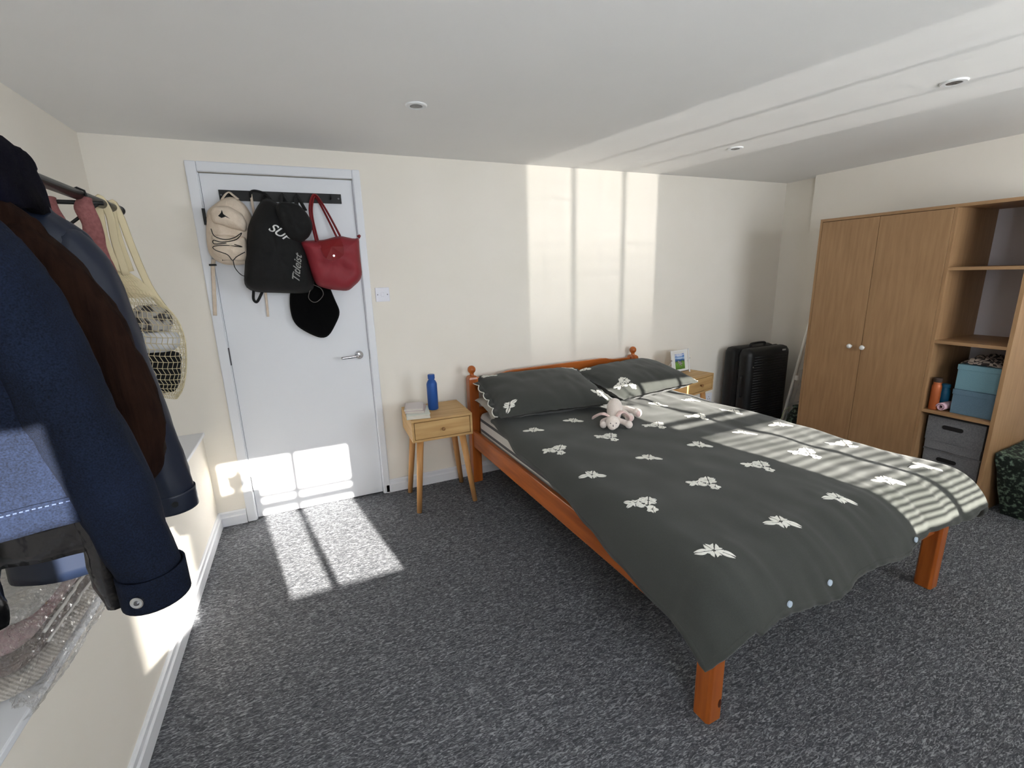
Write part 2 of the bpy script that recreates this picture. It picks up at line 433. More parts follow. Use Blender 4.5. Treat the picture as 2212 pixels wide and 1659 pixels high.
mat = thing('mattress', 'mattress in a white sheet with grey stripes, under the dark duvet', 'mattress', bw(0, 1.0, .304))
def rbox_rings(u0, u1, v0, v1, z0, z1, r, fn):
    def ring(ins, z):
        pts = []
        for cx, cy, a0 in ((u1 - r, v1 - r, 0), (u0 + r, v1 - r, 90), (u0 + r, v0 + r, 180), (u1 - r, v0 + r, 270)):
            for k in range(5):
                a = math.radians(a0 + k * 22.5); rr = r - ins
                pts.append(fn(cx + rr * math.cos(a), cy + rr * math.sin(a), z))
        return pts
    e = .03
    return [ring(e, z0), ring(e * .3, z0 + e * .3), ring(0, z0 + e), ring(0, z1 - e), ring(e * .3, z1 - e * .3), ring(e, z1)]
G(mat).loft(rbox_rings(-.685, .685, .045, 1.99, .304, .515, .07, bw)).obj('cover', m_sheet, mat, smooth=True)

# duvet: a flat cloth draped over the mattress block
m_duv = M('dark_grey_cotton', (62, 64, 61), .9, col2=(66, 68, 65), nscale=400, bump=.12, bscale=900, sheen=.15, spec=.15, bdist=.002)
m_emb = M('white_embroidery', (236, 234, 226), .8)
duv = thing('duvet', 'dark grey cotton duvet with white embroidered flowers spread over the bed', 'duvet', bw(0, 1.2, .52))
EL, ER, EF = -.66, .68, 1.99
V0 = .36
Lover = [(.36, .05), (.6, .08), (.85, .13), (1.05, .13), (1.3, .16), (1.5, .20), (1.7, .235), (1.9, .255), (2.05, .265), (2.3, .27)]
Rover = [(.36, .06), (1.0, .09), (1.6, .10), (2.0, .16), (2.3, .22)]
def bend(e, r, fm):
    """arc-length e past an edge of radius r, turning to at most fm radians: (outward, down)"""
    if e <= 0: return 0.0, 0.0
    f = min(e / r, fm); x = e - r * f
    return r * math.sin(f) + x * math.cos(f), r * (1 - math.cos(f)) + x * math.sin(f)
def duvet_pt(a, b, off=0.0):
    """cloth coordinates (a across, b along) to room; off lifts above the surface"""
    ex = (EL - a) if a < EL else ((a - ER) if a > ER else 0.0)
    ey = max(0.0, b - EF)
    sx = -1 if a < EL else 1
    ee = math.hypot(ex, ey)
    fy = ey / ee if ee > 0 else 0.0
    rad = .14 + .05 * fy
    fm = math.radians((72 if a < 0 else 80) - 16 * fy)
    o, d = bend(ee, rad, fm)
    u = min(max(a, EL), ER); v = min(b, EF)
    if ee > 0:
        u += sx * o * ex / ee; v += o * ey / ee
    side = 1 - min(1, ee / .12)
    z = .566 + .018 * side * math.sin(math.pi * min(1, max(0, (a + .72) / 1.44))) - d
    wr = .010 * nz(a * 4.1 + 3, b * 3.3, .3) + .006 * nz(a * 9, b * 6, 2.1)
    # long diagonal creases on the right half, gathers along the foot
    right = max(0, min(1, (a + .1) / .5))
    cdir = a * .75 + b * .28
    wr += right * .0075 * (1 - abs(nz(cdir * 9, (b - a) * 1.6, 5.2)) * 2.4)
    near_p = max(0, 1 - abs(b - .78) / .35) * max(0, 1 - abs(a - .35) / .5)
    wr += near_p * .026 * nz(a * 7 + 1, b * 7, 8.1)
    foot = max(0, min(1, (b - 1.82) / .25))
    wr += foot * .008 * nz(a * 26, b * 3, 3.3)
    lift = wr + off
    nrm = Vector((0, 0, 1))
    if ee > 0:
        k = min(1, ee / (rad * fm))
        nrm = Vector((sx * ex / ee * k, ey / ee * k, 1 - k * .85)).normalized()
    p = bw(u + nrm.x * lift, v + nrm.y * lift, z + nrm.z * lift)
    return p
FOOT = 2.215
def foot_len(a):
    return FOOT + max(0, .022 * min(1, (.3 - a) / .5)) + .012 * math.sin(a * 14) + .010 * nz(a * 8, 1) - (.02 if a < -.7 else 0)
NU, NV = 120, 150
def dv(s, t, off=0.0):
    b_ = V0 + t * (FOOT - V0)
    a0 = EL - interp(Lover, b_); a1 = ER + interp(Rover, b_)
    a = a0 + s * (a1 - a0)
    b2 = V0 + t * (foot_len(a) - V0)
    return duvet_pt(a, b2, off)
ob = G(duv).grid(dv, NU, NV).obj('cover', m_duv, duv, smooth=True, solid=.030)
# rounded seam rope round the open edges so the duvet reads as filled
edge = [dv(0, t / 150, -.015) for t in range(151)] + [dv(s / 120, 1, -.015) for s in range(1, 121)] + [dv(1, 1 - t / 150, -.015) for t in range(1, 151)]
G(duv).tube(edge, .0153, 10).obj('seam', m_duv, duv, smooth=True)

def leaf2d(cx, cy, ang, ln, wd, slit=.20):
    """two half leaves with a thin gap down the vein"""
    c, s = math.cos(ang), math.sin(ang); out = []
    for sg in (1, -1):
        pts = []
        for k in range(7):
            t = k / 6; w_ = wd * math.sin(math.pi * t ** .85) * (1 + .12 * math.sin(t * 19))
            pts.append((t * ln, sg * (slit * wd + w_ * .5)))
        pts += [(ln * (1 - k / 3 * .94), sg * slit * wd * (.5)) for k in range(1, 3)]
        out.append([(cx + c * x - s * y, cy + s * x + c * y) for x, y in pts])
    return out
def star(cx, cy, r, n=5, rot=.3, inner=.35):
    return [p for k in range(n) for p in leaf2d(cx + .12 * r * math.cos(rot + 6.283 * k / n), cy + .12 * r * math.sin(rot + 6.283 * k / n), rot + 6.283 * k / n, r, r * .62)]
def stem2d(pts, w_=.0016):
    out = []
    for (x0, y0), (x1, y1) in zip(pts, pts[1:]):
        dx, dy = x1 - x0, y1 - y0; l = math.hypot(dx, dy); nx, ny = -dy / l * w_, dx / l * w_
        out.append([(x0 + nx, y0 + ny), (x1 + nx, y1 + ny), (x1 - nx, y1 - ny), (x0 - nx, y0 - ny)])
    return out
def motif_a(sc=1.0):
    P = []
    for a, l in ((1.15, .036), (2.0, .036), (.1, .026), (3.2, .022), (4.5, .030), (5.3, .026)):
        P += leaf2d(.004 * math.cos(a), .004 * math.sin(a), a, l * sc, .020 * sc)
    P += leaf2d(-.018 * sc, 0, 3.05, .044 * sc, .019 * sc) + leaf2d(.014 * sc, -.006 * sc, -.62, .048 * sc, .019 * sc)
    return P
def motif_b(sc=1.0):
    P = star(.030 * sc, .022 * sc, .030 * sc, 6, .2)
    P += star(-.022 * sc, .012 * sc, .020 * sc, 5, .8) + star(.006 * sc, .030 * sc, .014 * sc, 4, .1)
    P += star(.026 * sc, -.040 * sc, .020 * sc, 5, 1.0)
    P += leaf2d(-.035 * sc, .018 * sc, 2.6, .030 * sc, .014 * sc) + leaf2d(-.035 * sc, .010 * sc, 3.6, .026 * sc, .013 * sc)
    P += leaf2d(.004 * sc, -.018 * sc, 2.7, .026 * sc, .012 * sc) + leaf2d(.012 * sc, -.024 * sc, .1, .026 * sc, .012 * sc)
    P += stem2d([(-.035 * sc, .012 * sc), (-.006 * sc, .004 * sc), (.006 * sc, -.012 * sc), (.022 * sc, -.034 * sc)]) + stem2d([(.006 * sc, -.010 * sc), (.024 * sc, .014 * sc)])
    return P
def stitch(polys, fn, root, thick=.0018):
    g = G(root)
    for pl in polys:
        n = len(pl)
        vs = [fn(x, y, thick) for x, y in pl] + [fn(x, y, -.001) for x, y in pl]
        g.add(vs, [tuple(range(n))] + [(i, i + n, (i + 1) % n + n, (i + 1) % n) for i in range(n)])
    return g
for row, b0 in enumerate((.70, 1.02, 1.335, 1.655, 1.985)):
    for colm, a0 in enumerate((-.655, -.335, -.01, .312, .60)):
        if row == 0 and colm in (0,): a0 = -.60
        rot = .38 + random.uniform(-.08, .08); c, s = math.cos(rot), math.sin(rot)
        def fn(x, y, h, a0=a0, b0=b0, c=c, s=s):
            return duvet_pt(a0 + c * x + s * y, b0 + s * x - c * y, h)
        stitch(motif_a(1.0) if row % 2 == 0 else motif_b(1.0), fn, duv).obj('embroidered_flower', m_emb, duv, fix=False)
m_btn = M('pearl_button', (190, 205, 220), .2)
for a in (-.545, -.345, .16):
    p = duvet_pt(a, FOOT - .012, .004); q = duvet_pt(a, FOOT - .012, .010)
    d = (q - p).normalized()
    G(duv).tube([p, p + d * .004], .010, 14).obj('button', m_btn, duv, smooth=False)

# pillows
def pillow_fn(c, w_, d_, t_, rz, tilt, seed, sag=0.0):
    R = Matrix.Rotation(rz, 4, 'Z') @ Matrix.Rotation(tilt, 4, 'X')
    c = Vector(c)
    def fn(s, t, side, off=0.0):
        a, b_ = s * 2 - 1, t * 2 - 1
        pinx = 1 - .05 * (1 - abs(b_) ** 2) * abs(a) ** 3; piny = 1 - .05 * (1 - abs(a) ** 2) * abs(b_) ** 3
        x, y = a * w_ / 2 * pinx, b_ * d_ / 2 * piny
        h = t_ / 2 * (max(0, 1 - abs(a) ** 3.2)) ** .55 * (max(0, 1 - abs(b_) ** 2.6)) ** .6
        h += (.008 * nz(x * 9 + seed, y * 9, side) + .005 * nz(x * 22 + seed, y * 8, side)) * (1 if h > .004 else 0)
        edge_w = max(abs(a), abs(b_)) ** 6 * .006 * nz(x * 30, y * 30, seed)
        z = side * (h + off) + edge_w - sag * a * a
        return c + (R @ Vector((x, y, z)))
    return fn
def pillow(name, label, mat, c, w_, d_, t_, rz, tilt, seed, sag=0.0, floor=None):
    t = thing(name, label, 'pillow', (c[0], c[1], c[2] - t_ / 2))
    fn = pillow_fn(c, w_, d_, t_, rz, tilt, seed, sag)
    g = G(t); n = 40
    g.grid(lambda s, u: fn(s, u, 1), n, n); g.grid(lambda s, u: fn(s, u, -1), n, n)
    o = g.obj('pillowcase', mat, t, smooth=True)
    md = o.modifiers.new('weld', 'WELD'); md.merge_threshold = .0008
    return t, fn
p1, f1 = pillow('pillow', 'dark grey pillow with white scalloped edge leaning on the headboard nearer the door', m_duv, (1.985, -.400, .680), .76, .60, .150, -.09, .205, 1.7)
p2, f2 = pillow('pillow', 'dark grey pillow partly in sunlight, on the far side beside the framed picture', m_duv, (2.760, -.385, .672), .78, .52, .165, .16, .19, 5.3)
m_beige = M('cream_cotton', (206, 200, 186), .9, col2=(214, 208, 196), nscale=8)
p3, f3 = pillow('pillow', 'cream pillow tucked under the dark pillow nearer the door', m_beige, (1.955, -.315, .585), .72, .36, .10, -.03, .10, 9.1)
def on_pillow(root, fn, s0, t0, polys, rot, w_, d_, nm='embroidered_flower'):
    c, s = math.cos(rot), math.sin(rot)
    def q(x, y, h): return fn(s0 + (c * x - s * y) / w_, t0 + (s * x + c * y) / d_, 1, h)
    stitch(polys, q, root, .0022).obj(nm, m_emb, root, fix=False)
on_pillow(p1, f1, .10, .13, motif_a(1.05), 1.1, .76, .60)
on_pillow(p1, f1, .91, .14, motif_a(1.0), -.5, .76, .60)
on_pillow(p1, f1, .12, .90, motif_b(.9), 2.6, .76, .60)
on_pillow(p1, f1, .91, .90, motif_b(.9), .4, .76, .60)
on_pillow(p2, f2, .13, .20, motif_b(1.25), .2, .78, .52)
on_pillow(p2, f2, .08, .90, motif_a(.9), 2.0, .78, .52)
# scalloped trim: white cord running in shallow arcs down the near end, on a narrow dark flange
def trim(root, fn, s_edge, out, ts, w_, amp=.022, n=5):
    pts = []; inner = []
    for k in range(ts * 8 + 1):
        t = k / (ts * 8)
        ph = abs(math.sin(math.pi * t * n)) ** .7
        p = fn(s_edge, .04 + .92 * t, 1)
        d = fn(s_edge, .04 + .92 * t, 1) - fn(.5, .04 + .92 * t, 1); d.z = 0; d.normalize()
        pts.append(p + d * (.014 + amp * ph) + Vector((0, 0, -.006 * ph))); inner.append(p - d * .004)
    g = G(root); m = len(pts)
    g.add([p for p in inner] + [p for p in pts], [(i, i + 1, m + i + 1, m + i) for i in range(m - 1)])
    g.obj('flange', m_duv, root, smooth=True, solid=.004)
    G(root).tube(pts, .0032, 6).obj('scalloped_trim', m_emb, root, smooth=True)
trim(p1, f1, 0.0, -1, 7, .76)
trim(p2, f2, 1.0, 1, 7, .78, .014)
trim(p1, f1, 1.0, 1, 7, .76, .014)

# plush toy lying on its belly
m_pl = M('cream_plush', (236, 222, 212), .95, col2=(242, 230, 222), nscale=120, bump=.4, bscale=260, sheen=.4, bdist=.003)
m_pk = M('pink_plush', (222, 190, 184), .95, col2=(228, 200, 194), nscale=120, bump=.3, bscale=260, sheen=.4, bdist=.003)
ZT = .590
toy = thing('plush_toy', 'small pale pink plush rabbit lying face down on the duvet by the pillows', 'soft toy', (2.18, -.93, ZT))
g = G(toy); rings = []
axis = [(2.115, -1.01, .026, .030), (2.14, -.975, .036, .042), (2.185, -.915, .044, .050), (2.235, -.85, .048, .055), (2.275, -.80, .040, .048), (2.295, -.775, .022, .028)]
for x, y, rx, rz_ in axis:
    d = Vector((.63, .77, 0)); s_ = Vector((.77, -.63, 0))
    rings.append([Vector((x, y, ZT + rz_ * .95)) + s_ * rx * math.cos(2 * math.pi * k / 16) + Vector((0, 0, 1)) * rz_ * math.sin(2 * math.pi * k / 16) for k in range(16)])
g.loft(rings).obj('body', m_pl, toy, smooth=True, sub=1)
hd_ = G(toy).ell((2.080, -1.045, ZT + .036), (.036, .040, .036)).ell((2.062, -1.066, ZT + .028), (.026, .026, .024)).obj('head', m_pl, toy, smooth=True)
for dx, dy in ((-.022, -.020), (.006, -.036)):
    G(toy).ell((2.062 + dx, -1.066 + dy * .75, ZT + .048), (.0028, .0028, .0028), 8, 6).obj('eye', m_dark, hd_, smooth=True)
G(toy).tube([(2.052, -1.088, ZT + .040), (2.050, -1.092, ZT + .030)], .002, 6).obj('nose_stitch', m_dark, hd_)
for nm, pts, r in (('ear', [(2.075, -1.02, ZT + .066), (2.055, -.985, ZT + .074), (2.04, -.94, ZT + .05), (2.035, -.92, ZT + .03)], [.010, .018, .019, .010]),
                   ('ear', [(2.105, -1.045, ZT + .068), (2.145, -1.035, ZT + .085), (2.185, -1.03, ZT + .06), (2.20, -1.035, ZT + .035)], [.010, .017, .019, .010])):
    G(toy).tube(spline(pts, 5), [interp([(0, r[0]), (.3, r[1]), (.75, r[2]), (1, r[3])], k / 15) for k in range(16)], 10, flat=.4).obj(nm, m_pk, hd_, smooth=True)
G(toy).tube(spline([(2.12, -1.0, ZT + .035), (2.15, -1.04, ZT + .028), (2.158, -1.075, ZT + .022)], 5), [.016] * 11, 10).ell((2.160, -1.082, ZT + .022), (.021, .021, .021)).obj('arm', m_pl, toy, smooth=True)
G(toy).tube(spline([(2.095, -.985, ZT + .035), (2.06, -.985, ZT + .028), (2.04, -1.01, ZT + .022)], 5), [.015] * 11, 10).ell((2.038, -1.018, ZT + .022), (.019, .019, .019)).obj('arm', m_pl, toy, smooth=True)
for pts, e in (([(2.24, -.86, ZT + .035), (2.25, -.92, ZT + .03), (2.235, -.98, ZT + .026)], (2.232, -.995, ZT + .027)),
               ([(2.28, -.83, ZT + .035), (2.32, -.88, ZT + .03), (2.325, -.93, ZT + .026)], (2.328, -.945, ZT + .026))):
    lg = G(toy).tube(spline(pts, 5), [.019] * 11, 12).ell(e, (.027, .025, .026)).obj('leg', m_pl, toy, smooth=True)
    G(toy).ell((e[0] - .006, e[1] - .019, e[2]), (.017, .008, .018)).obj('foot_pad', m_pk, lg, smooth=True)
G(toy).ell((2.305, -.762, ZT + .055), (.013, .013, .013)).obj('tail', m_pl, toy, smooth=True)

# ------------------------------------------------------------------ bedside tables
def bedside(label, loc, rz, w_=.376, d_=.345, zt=.600, h=.138):
    t = thing('bedside_table', label, 'bedside table', loc, rz, 'matching bedside tables')
    th = .014
    G().box(0, w_, 0, d_, zt - th, zt).obj('top_panel', ash('x'), t, bevel=.002)
    for x0 in (0, w_ - th): G().box(x0, x0 + th, 0, d_, zt - h + th, zt - th).obj('side_panel', ash('y'), t, bevel=.0015)
    G().box(0, w_, 0, d_, zt - h, zt - h + th).obj('bottom_panel', ash('x'), t, bevel=.002)
    G().box(th, w_ - th, d_ - .010, d_, zt - h + th, zt - th).obj('back_panel', ash('x'), t)
    dw = G().box(th + .003, w_ - th - .003, .002, .016, zt - h + th + .003, zt - th - .004).obj('drawer', ash('x'), t, bevel=.0015)
    G().lathe([(.004, .004), (.005, -.006), (.009, -.011), (.011, -.016), (.010, -.021), (.001, -.023)], (w_ / 2, 0, zt - h / 2 - .002), 'y', 20).obj('knob', M('brown_wood_knob', (150, 108, 66), .45), dw, smooth=True)
    for x0, y0, x1, y1 in ((.055, .06, .006, .012), (w_ - .055, .06, w_ - .006, .012), (.055, d_ - .06, .006, d_ - .025), (w_ - .055, d_ - .06, w_ - .006, d_ - .025)):
        g = G(); g.tube([(x0, y0, zt - h), (x1, y1, 0)], [.0215, .0155], 18)
        o = g.obj('leg', beech('z'), t, smooth=False)
        for p in o.data.polygons: p.use_smooth = len(p.vertices) == 4
    return t
b1 = bedside('pale wood bedside table with blue bottle and books, between door and bed', (1.116, -.396, 0), -.024)
b2 = bedside('pale wood bedside table with a framed picture, on the far side of the bed', (3.222, -.428, 0), .24)

# bottle and books on the near table
TZ = .600
def bottle(name, label, x, y, z, r, h, mat, capmat=None, neck=.55, group=None):
    t = thing(name, label, 'bottle', (x, y, z), group=group)
    sh = h * .78
    prof = [(r * .9, 0), (r, .006), (r, sh * .93), (r * .93, sh * .98), (r * .78, sh * 1.04), (r * (neck + .06), sh * 1.08), (r * neck, sh * 1.10), (r * neck, sh * 1.12)]
    G(t).lathe([(a, z + b_) for a, b_ in prof], (x, y, 0), 'z', 28).obj('body', mat, t, smooth=True)
    prof = [(r * neck * .96, sh * 1.11), (r * (neck + .10), sh * 1.12), (r * (neck + .12), sh * 1.14), (r * (neck + .12), h - .004), (r * (neck + .06), h), (.001, h)]
    G(t).lathe([(a, z + b_) for a, b_ in prof], (x, y, 0), 'z', 28).obj('cap', capmat or mat, t, smooth=False, bevel=.001)
    return t
m_blue = M('matt_blue_metal', (36, 84, 158), .42, .2)
bottle('water_bottle', 'matt blue water bottle on the near bedside table', 1.300, -.205, TZ, .033, .228, m_blue)
def book(name, label, cx, cy, z, w_, d_, h, rz, cover, group='books on the near bedside table'):
    t = thing(name, label, 'book', (cx, cy, z), rz, group)
    c = .0016
    G().box(-w_ / 2 + .003, w_ / 2 - .003, -d_ / 2 + .003, d_ / 2 - .003, c, h - c).obj('pages', M('paper_pages', (222, 218, 206), .9, col2=(206, 200, 188), nscale=300, nstretch=(.05, .05, 1)), t)
    G().box(-w_ / 2, w_ / 2, -d_ / 2, d_ / 2, 0, c).obj('back_cover', cover, t)
    G().box(-w_ / 2, w_ / 2, -d_ / 2, d_ / 2, h - c, h).obj('front_cover', cover, t)
    G().box(-w_ / 2 - .001, -w_ / 2 + .002, -d_ / 2, d_ / 2, 0, h).obj('spine', cover, t)
    return t
mc1 = M('white_green_book_cover', (222, 226, 216), .5); mc2 = M('pink_grey_notebook_cover', (196, 178, 176), .6); mc3 = M('pale_grey_notebook_cover', (222, 214, 212), .7)
bk = book('book', 'thick pale green paperback at the bottom of the small stack', 1.184, -.268, TZ, .140, .205, .024, -.16, mc1)
for k in range(12):      # illegible small print along the spine
    G().box(-.0718, -.0705, -.07 + k * .0115, -.064 + k * .0115, .008, .013).obj('print', m_dark, bk)
book('notebook', 'thin pinkish notebook in the middle of the small stack', 1.180, -.245, TZ + .024, .115, .158, .013, -.30, mc2)
book('notebook', 'pale grey notebook on top of the small stack', 1.172, -.235, TZ + .037, .112, .154, .012, -.24, mc3)

# picture in a slim frame on the far table
m_white = M('white_lacquer', (240, 240, 238), .25)
pf = thing('picture_frame', 'slim white glass picture frame with a green landscape photo', 'picture frame', (3.362, -.205, TZ), .10)
fw, fh, lean = .200, .182, .030
def fp(x, z, y=0.0): return (x, y + lean * z / fh, z)
for s in (-1, 1):
    G().tube([(s * fw / 2, -.008, 0), (s * fw / 2, -.008 + lean, fh + .010)], .0052, 10).obj('side_bar', m_white, pf)
    G().tube([(s * fw / 2, .0, fh * .62), (s * (fw / 2 + .002), .085, 0)], .003, 8).obj('strut', m_white, pf)
    G().lathe([(0, s * .010), (.004, s * .010), (.004, 0)], (s * fw / 2, .006, fh * .62), 'x', 12).obj('pivot', m_chrome, pf)
def slab(x0, x1, z0, z1, y0, y1):
    vs = [fp(x, z, y) for x in (x0, x1) for y in (y0, y1) for z in (z0, z1)]
    return G().add(vs, [(0, 1, 3, 2), (4, 6, 7, 5), (0, 4, 5, 1), (2, 3, 7, 6), (0, 2, 6, 4), (1, 5, 7, 3)])
slab(-fw / 2, fw / 2, .012, .017, -.006, .004).obj('lower_bar', m_chrome, pf)
slab(-fw / 2, fw / 2, fh - .002, fh + .003, -.006, .004).obj('upper_bar', m_white, pf)
slab(-fw / 2 + .006, fw / 2 - .006, .017, fh - .002, .001, .003).obj('mount', M('white_mount_card', (226, 226, 222), .8), pf)
m_ph = bpy.data.materials.new('landscape_print'); m_ph.use_nodes = True
nt = m_ph.node_tree; b = nt.nodes['Principled BSDF']; b.inputs['Roughness'].default_value = .3
tc = nt.nodes.new('ShaderNodeTexCoord'); sx = nt.nodes.new('ShaderNodeSeparateXYZ'); nn = nt.nodes.new('ShaderNodeTexNoise'); nn.inputs['Scale'].default_value = 42; nn.inputs['Detail'].default_value = 4
mp = nt.nodes.new('ShaderNodeMapping'); mp.inputs['Scale'].default_value = (.5, 1, 1.6)
ad = nt.nodes.new('ShaderNodeMath'); ad.operation = 'MULTIPLY_ADD'; ad.inputs[1].default_value = .05
cr = nt.nodes.new('ShaderNodeValToRGB')
ml = nt.nodes.new('ShaderNodeMapRange'); ml.inputs[1].default_value = .045; ml.inputs[2].default_value = .185
nt.links.new(tc.outputs['Object'], mp.inputs[0]); nt.links.new(mp.outputs[0], nn.inputs['Vector']); nt.links.new(tc.outputs['Object'], sx.inputs[0])
nt.links.new(nn.outputs['Fac'], ad.inputs[0]); nt.links.new(sx.outputs['Z'], ad.inputs[2]); nt.links.new(ad.outputs[0], ml.inputs[0]); nt.links.new(ml.outputs[0], cr.inputs[0]); nt.links.new(cr.outputs[0], b.inputs['Base Color'])
els = cr.color_ramp.elements; els[0].color = (*lin((56, 92, 40)), 1); els[1].position = 1.0; els[1].color = (*lin((60, 110, 190)), 1)
for p_, c_ in ((.25, (104, 150, 62)), (.45, (120, 162, 76)), (.53, (40, 74, 50)), (.57, (46, 84, 130)), (.66, (70, 116, 176)), (.72, (190, 212, 236)), (.80, (74, 128, 200)), (.9, (226, 232, 244))):
    e = els.new(p_); e.color = (*lin(c_), 1)
ph = slab(-.050, .058, .032, fh - .026, -.0005, .001).obj('photo', m_ph, pf)
m_anim = M('grey_white_print', (200, 192, 190), .4, col2=(90, 80, 80), nscale=120)
g = G(); 
for x, z, rx, rz_ in ((.002, .085, .020, .010), (.014, .078, .016, .010), (-.012, .094, .010, .009), (.0, .070, .004, .012), (.018, .066, .004, .012)):
    g.add([fp(x + rx * math.cos(k * .5236), z + rz_ * math.sin(k * .5236), -.0009) for k in range(12)], [tuple(range(12))])
g.obj('printed_animal', m_anim, ph, fix=False)

# ------------------------------------------------------------------ wardrobe with open shelves
wd = thing('wardrobe', 'oak veneer wardrobe with two plain doors and a column of open shelves', 'wardrobe', (4.23, -1.34, 0))
FX, BX, T = 4.0, 4.455, .018
YA, YM, YB, ZT2 = -.790, -1.538, -1.888, 1.735
G(wd).box(FX, BX, YA - T, YA, 0, ZT2).obj('side_panel', oak('z'), wd, bevel=.001)
G(wd).box(FX, BX, YM - T, YM, .06, ZT2 - T).obj('middle_panel', oak('z'), wd, bevel=.001)
G(wd).box(FX, BX, YB, YB + T, 0, ZT2).obj('side_panel', oak('z'), wd, bevel=.001)
G(wd).box(FX, BX, YB + T, YA - T, ZT2 - T, ZT2).obj('top_panel', oak('y'), wd, bevel=.001)
G(wd).box(FX + .02, BX, YB + T, YA - T, .062, .080).obj('bottom_panel', oak('y'), wd)
G(wd).box(FX + .03, FX + .045, YB + T, YA - T, 0, .062).obj('plinth', oak('y'), wd)
G(wd).box(BX - .012, BX - .004, YB + T, YA - T, .08, ZT2 - T).obj('back_panel', M('pale_hardboard_back', (206, 200, 204), .8), wd)
for z in (1.385, .966, .545):
    G(wd).box(FX + .002, BX - .014, YB + T, YM - T, z - .009, z + .009).obj('shelf', oak('y'), wd, bevel=.001)
m_knob = M('white_ceramic_knob', (226, 224, 220), .2)
for y0, y1, yk in ((-1.1665, YA - T - .002, -1.105), (YM + .001, -1.1695, -1.185)):
    d = G(wd).box(FX - .002, FX + .016, y0, y1, .064, ZT2 - T - .003).obj('door', oak('z'), wd, bevel=.001)
    G(wd).lathe([(.007, .002), (.007, -.010), (.013, -.016), (.016, -.022), (.014, -.029), (.002, -.032)], (FX - .002, yk, .884), 'x', 22).obj('knob', m_knob, d, smooth=True)

# storage boxes
def lidbox(name, label, x0, x1, y0, y1, z0, z1, mat, lid, group, slot=None, rz=0.0):
    t = thing(name, label, 'storage box', ((x0 + x1) / 2, (y0 + y1) / 2, z0), rz, group)
    cx, cy = (x0 + x1) / 2, (y0 + y1) / 2
    hx, hy = (x1 - x0) / 2, (y1 - y0) / 2
    h = z1 - z0
    G().box(-hx + .003, hx - .003, -hy + .003, hy - .003, 0, h - .004).obj('body', mat, t, bevel=.002)
    G().box(-hx, hx, -hy, hy, h - lid, h).obj('lid', mat, t, bevel=.002)
    if slot:
        sy, sz, sw, sh = slot
        pol = []
        for k in range(16):
            a = 2 * math.pi * k / 16
            pol.append((sy + (sw - sh) * (1 if math.cos(a) >= 0 else -1) + sh * math.cos(a), sz + sh * math.sin(a)))
        G().prism(pol, 'x', -hx - .0012, -hx + .001).obj('handle_slot', M('black_slot_binding', (18, 18, 19), .5), t)
    return t
m_teal = M('teal_grey_card', (104, 140, 152), .8, col2=(110, 146, 158), nscale=200, bump=.1)
m_teal2 = M('slate_blue_card', (88, 114, 132), .8, col2=(94, 120, 138), nscale=200, bump=.1)
m_gry = M('grey_felt_fabric', (104, 104, 106), .95, col2=(120, 120, 122), nscale=160, bump=.2)
lidbox('storage_box', 'teal storage box with lid, upper of the two on the shelf', 4.045, 4.34, -1.860, -1.664, .7005, .846, m_teal, .030, 'teal boxes on the shelf', rz=.03)
lidbox('storage_box', 'slate blue storage box with lid, under the teal box on the shelf', 4.04, 4.34, -1.862, -1.668, .555, .699, m_teal2, .030, 'teal boxes on the shelf')
lidbox('fabric_box', 'grey fabric box with oval handle slot, upper of the two below the shelf', 4.035, 4.38, -1.850, -1.580, .312, .516, m_gry, .150, 'grey boxes at the bottom', (.01, .148, .050, .013))
lidbox('fabric_box', 'grey fabric box with oval handle slot, at the bottom of the open shelves', 4.045, 4.38, -1.852, -1.578, .081, .310, m_gry, .012, 'grey boxes at the bottom', (.015, .172, .048, .013))
m_org = M('orange_bottle_metal', (172, 90, 48), .4, .2)
bottle('drinks_bottle', 'slim orange bottle with dark cap on the wardrobe shelf', 4.040, -1.592, .5545, .0235, .195, m_org, M('dark_brown_cap', (60, 44, 36), .6), .80)
bottle('drinks_bottle', 'short blue bottle behind the pink cloth on the wardrobe shelf', 4.115, -1.605, .5545, .024, .150, M('teal_blue_bottle', (34, 104, 142), .4), None, .80)
# folded pink cloth
m_pink = M('pink_towelling', (214, 176, 190), .95, col2=(224, 188, 200), nscale=300, bump=.3)
pc = thing('folded_cloth', 'pink folded towel on the wardrobe shelf beside the slate blue box', 'towel', (4.06, -1.635, .5545))
sp = []
for k in range(26):
    a = k / 25 * 3.6 * math.pi; r = .024 - .0050 * k / 25 * 3
    sp.append((-1.634 + r * math.cos(a) * .95, .5545 + .0255 + r * math.sin(a)))
rings = [[(x, y, z) for y, z in sp] for x in (4.022, 4.05, 4.09, 4.12)]
G(pc).loft(rings, cap=False, closed=False).obj('roll', m_pink, pc, smooth=True, solid=.004, offset=0)
# patterned cloth on the boxes
m_chk = bpy.data.materials.new('brown_white_check_cloth'); m_chk.use_nodes = True
nt = m_chk.node_tree; b = nt.nodes['Principled BSDF']; b.inputs['Roughness'].default_value = .9
ck = nt.nodes.new('ShaderNodeTexChecker'); ck.inputs['Scale'].default_value = 46; ck.inputs[1].default_value = (*lin((40, 32, 30)), 1); ck.inputs[2].default_value = (*lin((150, 136, 126)), 1)
tc = nt.nodes.new('ShaderNodeTexCoord'); dn = nt.nodes.new('ShaderNodeTexNoise'); dn.inputs['Scale'].default_value = 18; mv = nt.nodes.new('ShaderNodeVectorMath'); mv.operation = 'MULTIPLY_ADD'; mv.inputs[1].default_value = (.06, .06, .06)
nt.links.new(tc.outputs['Object'], dn.inputs[0]); nt.links.new(dn.outputs['Color'], mv.inputs[0]); nt.links.new(tc.outputs['Object'], mv.inputs[2]); nt.links.new(mv.outputs[0], ck.inputs[0]); nt.links.new(ck.outputs[0], b.inputs['Base Color'])
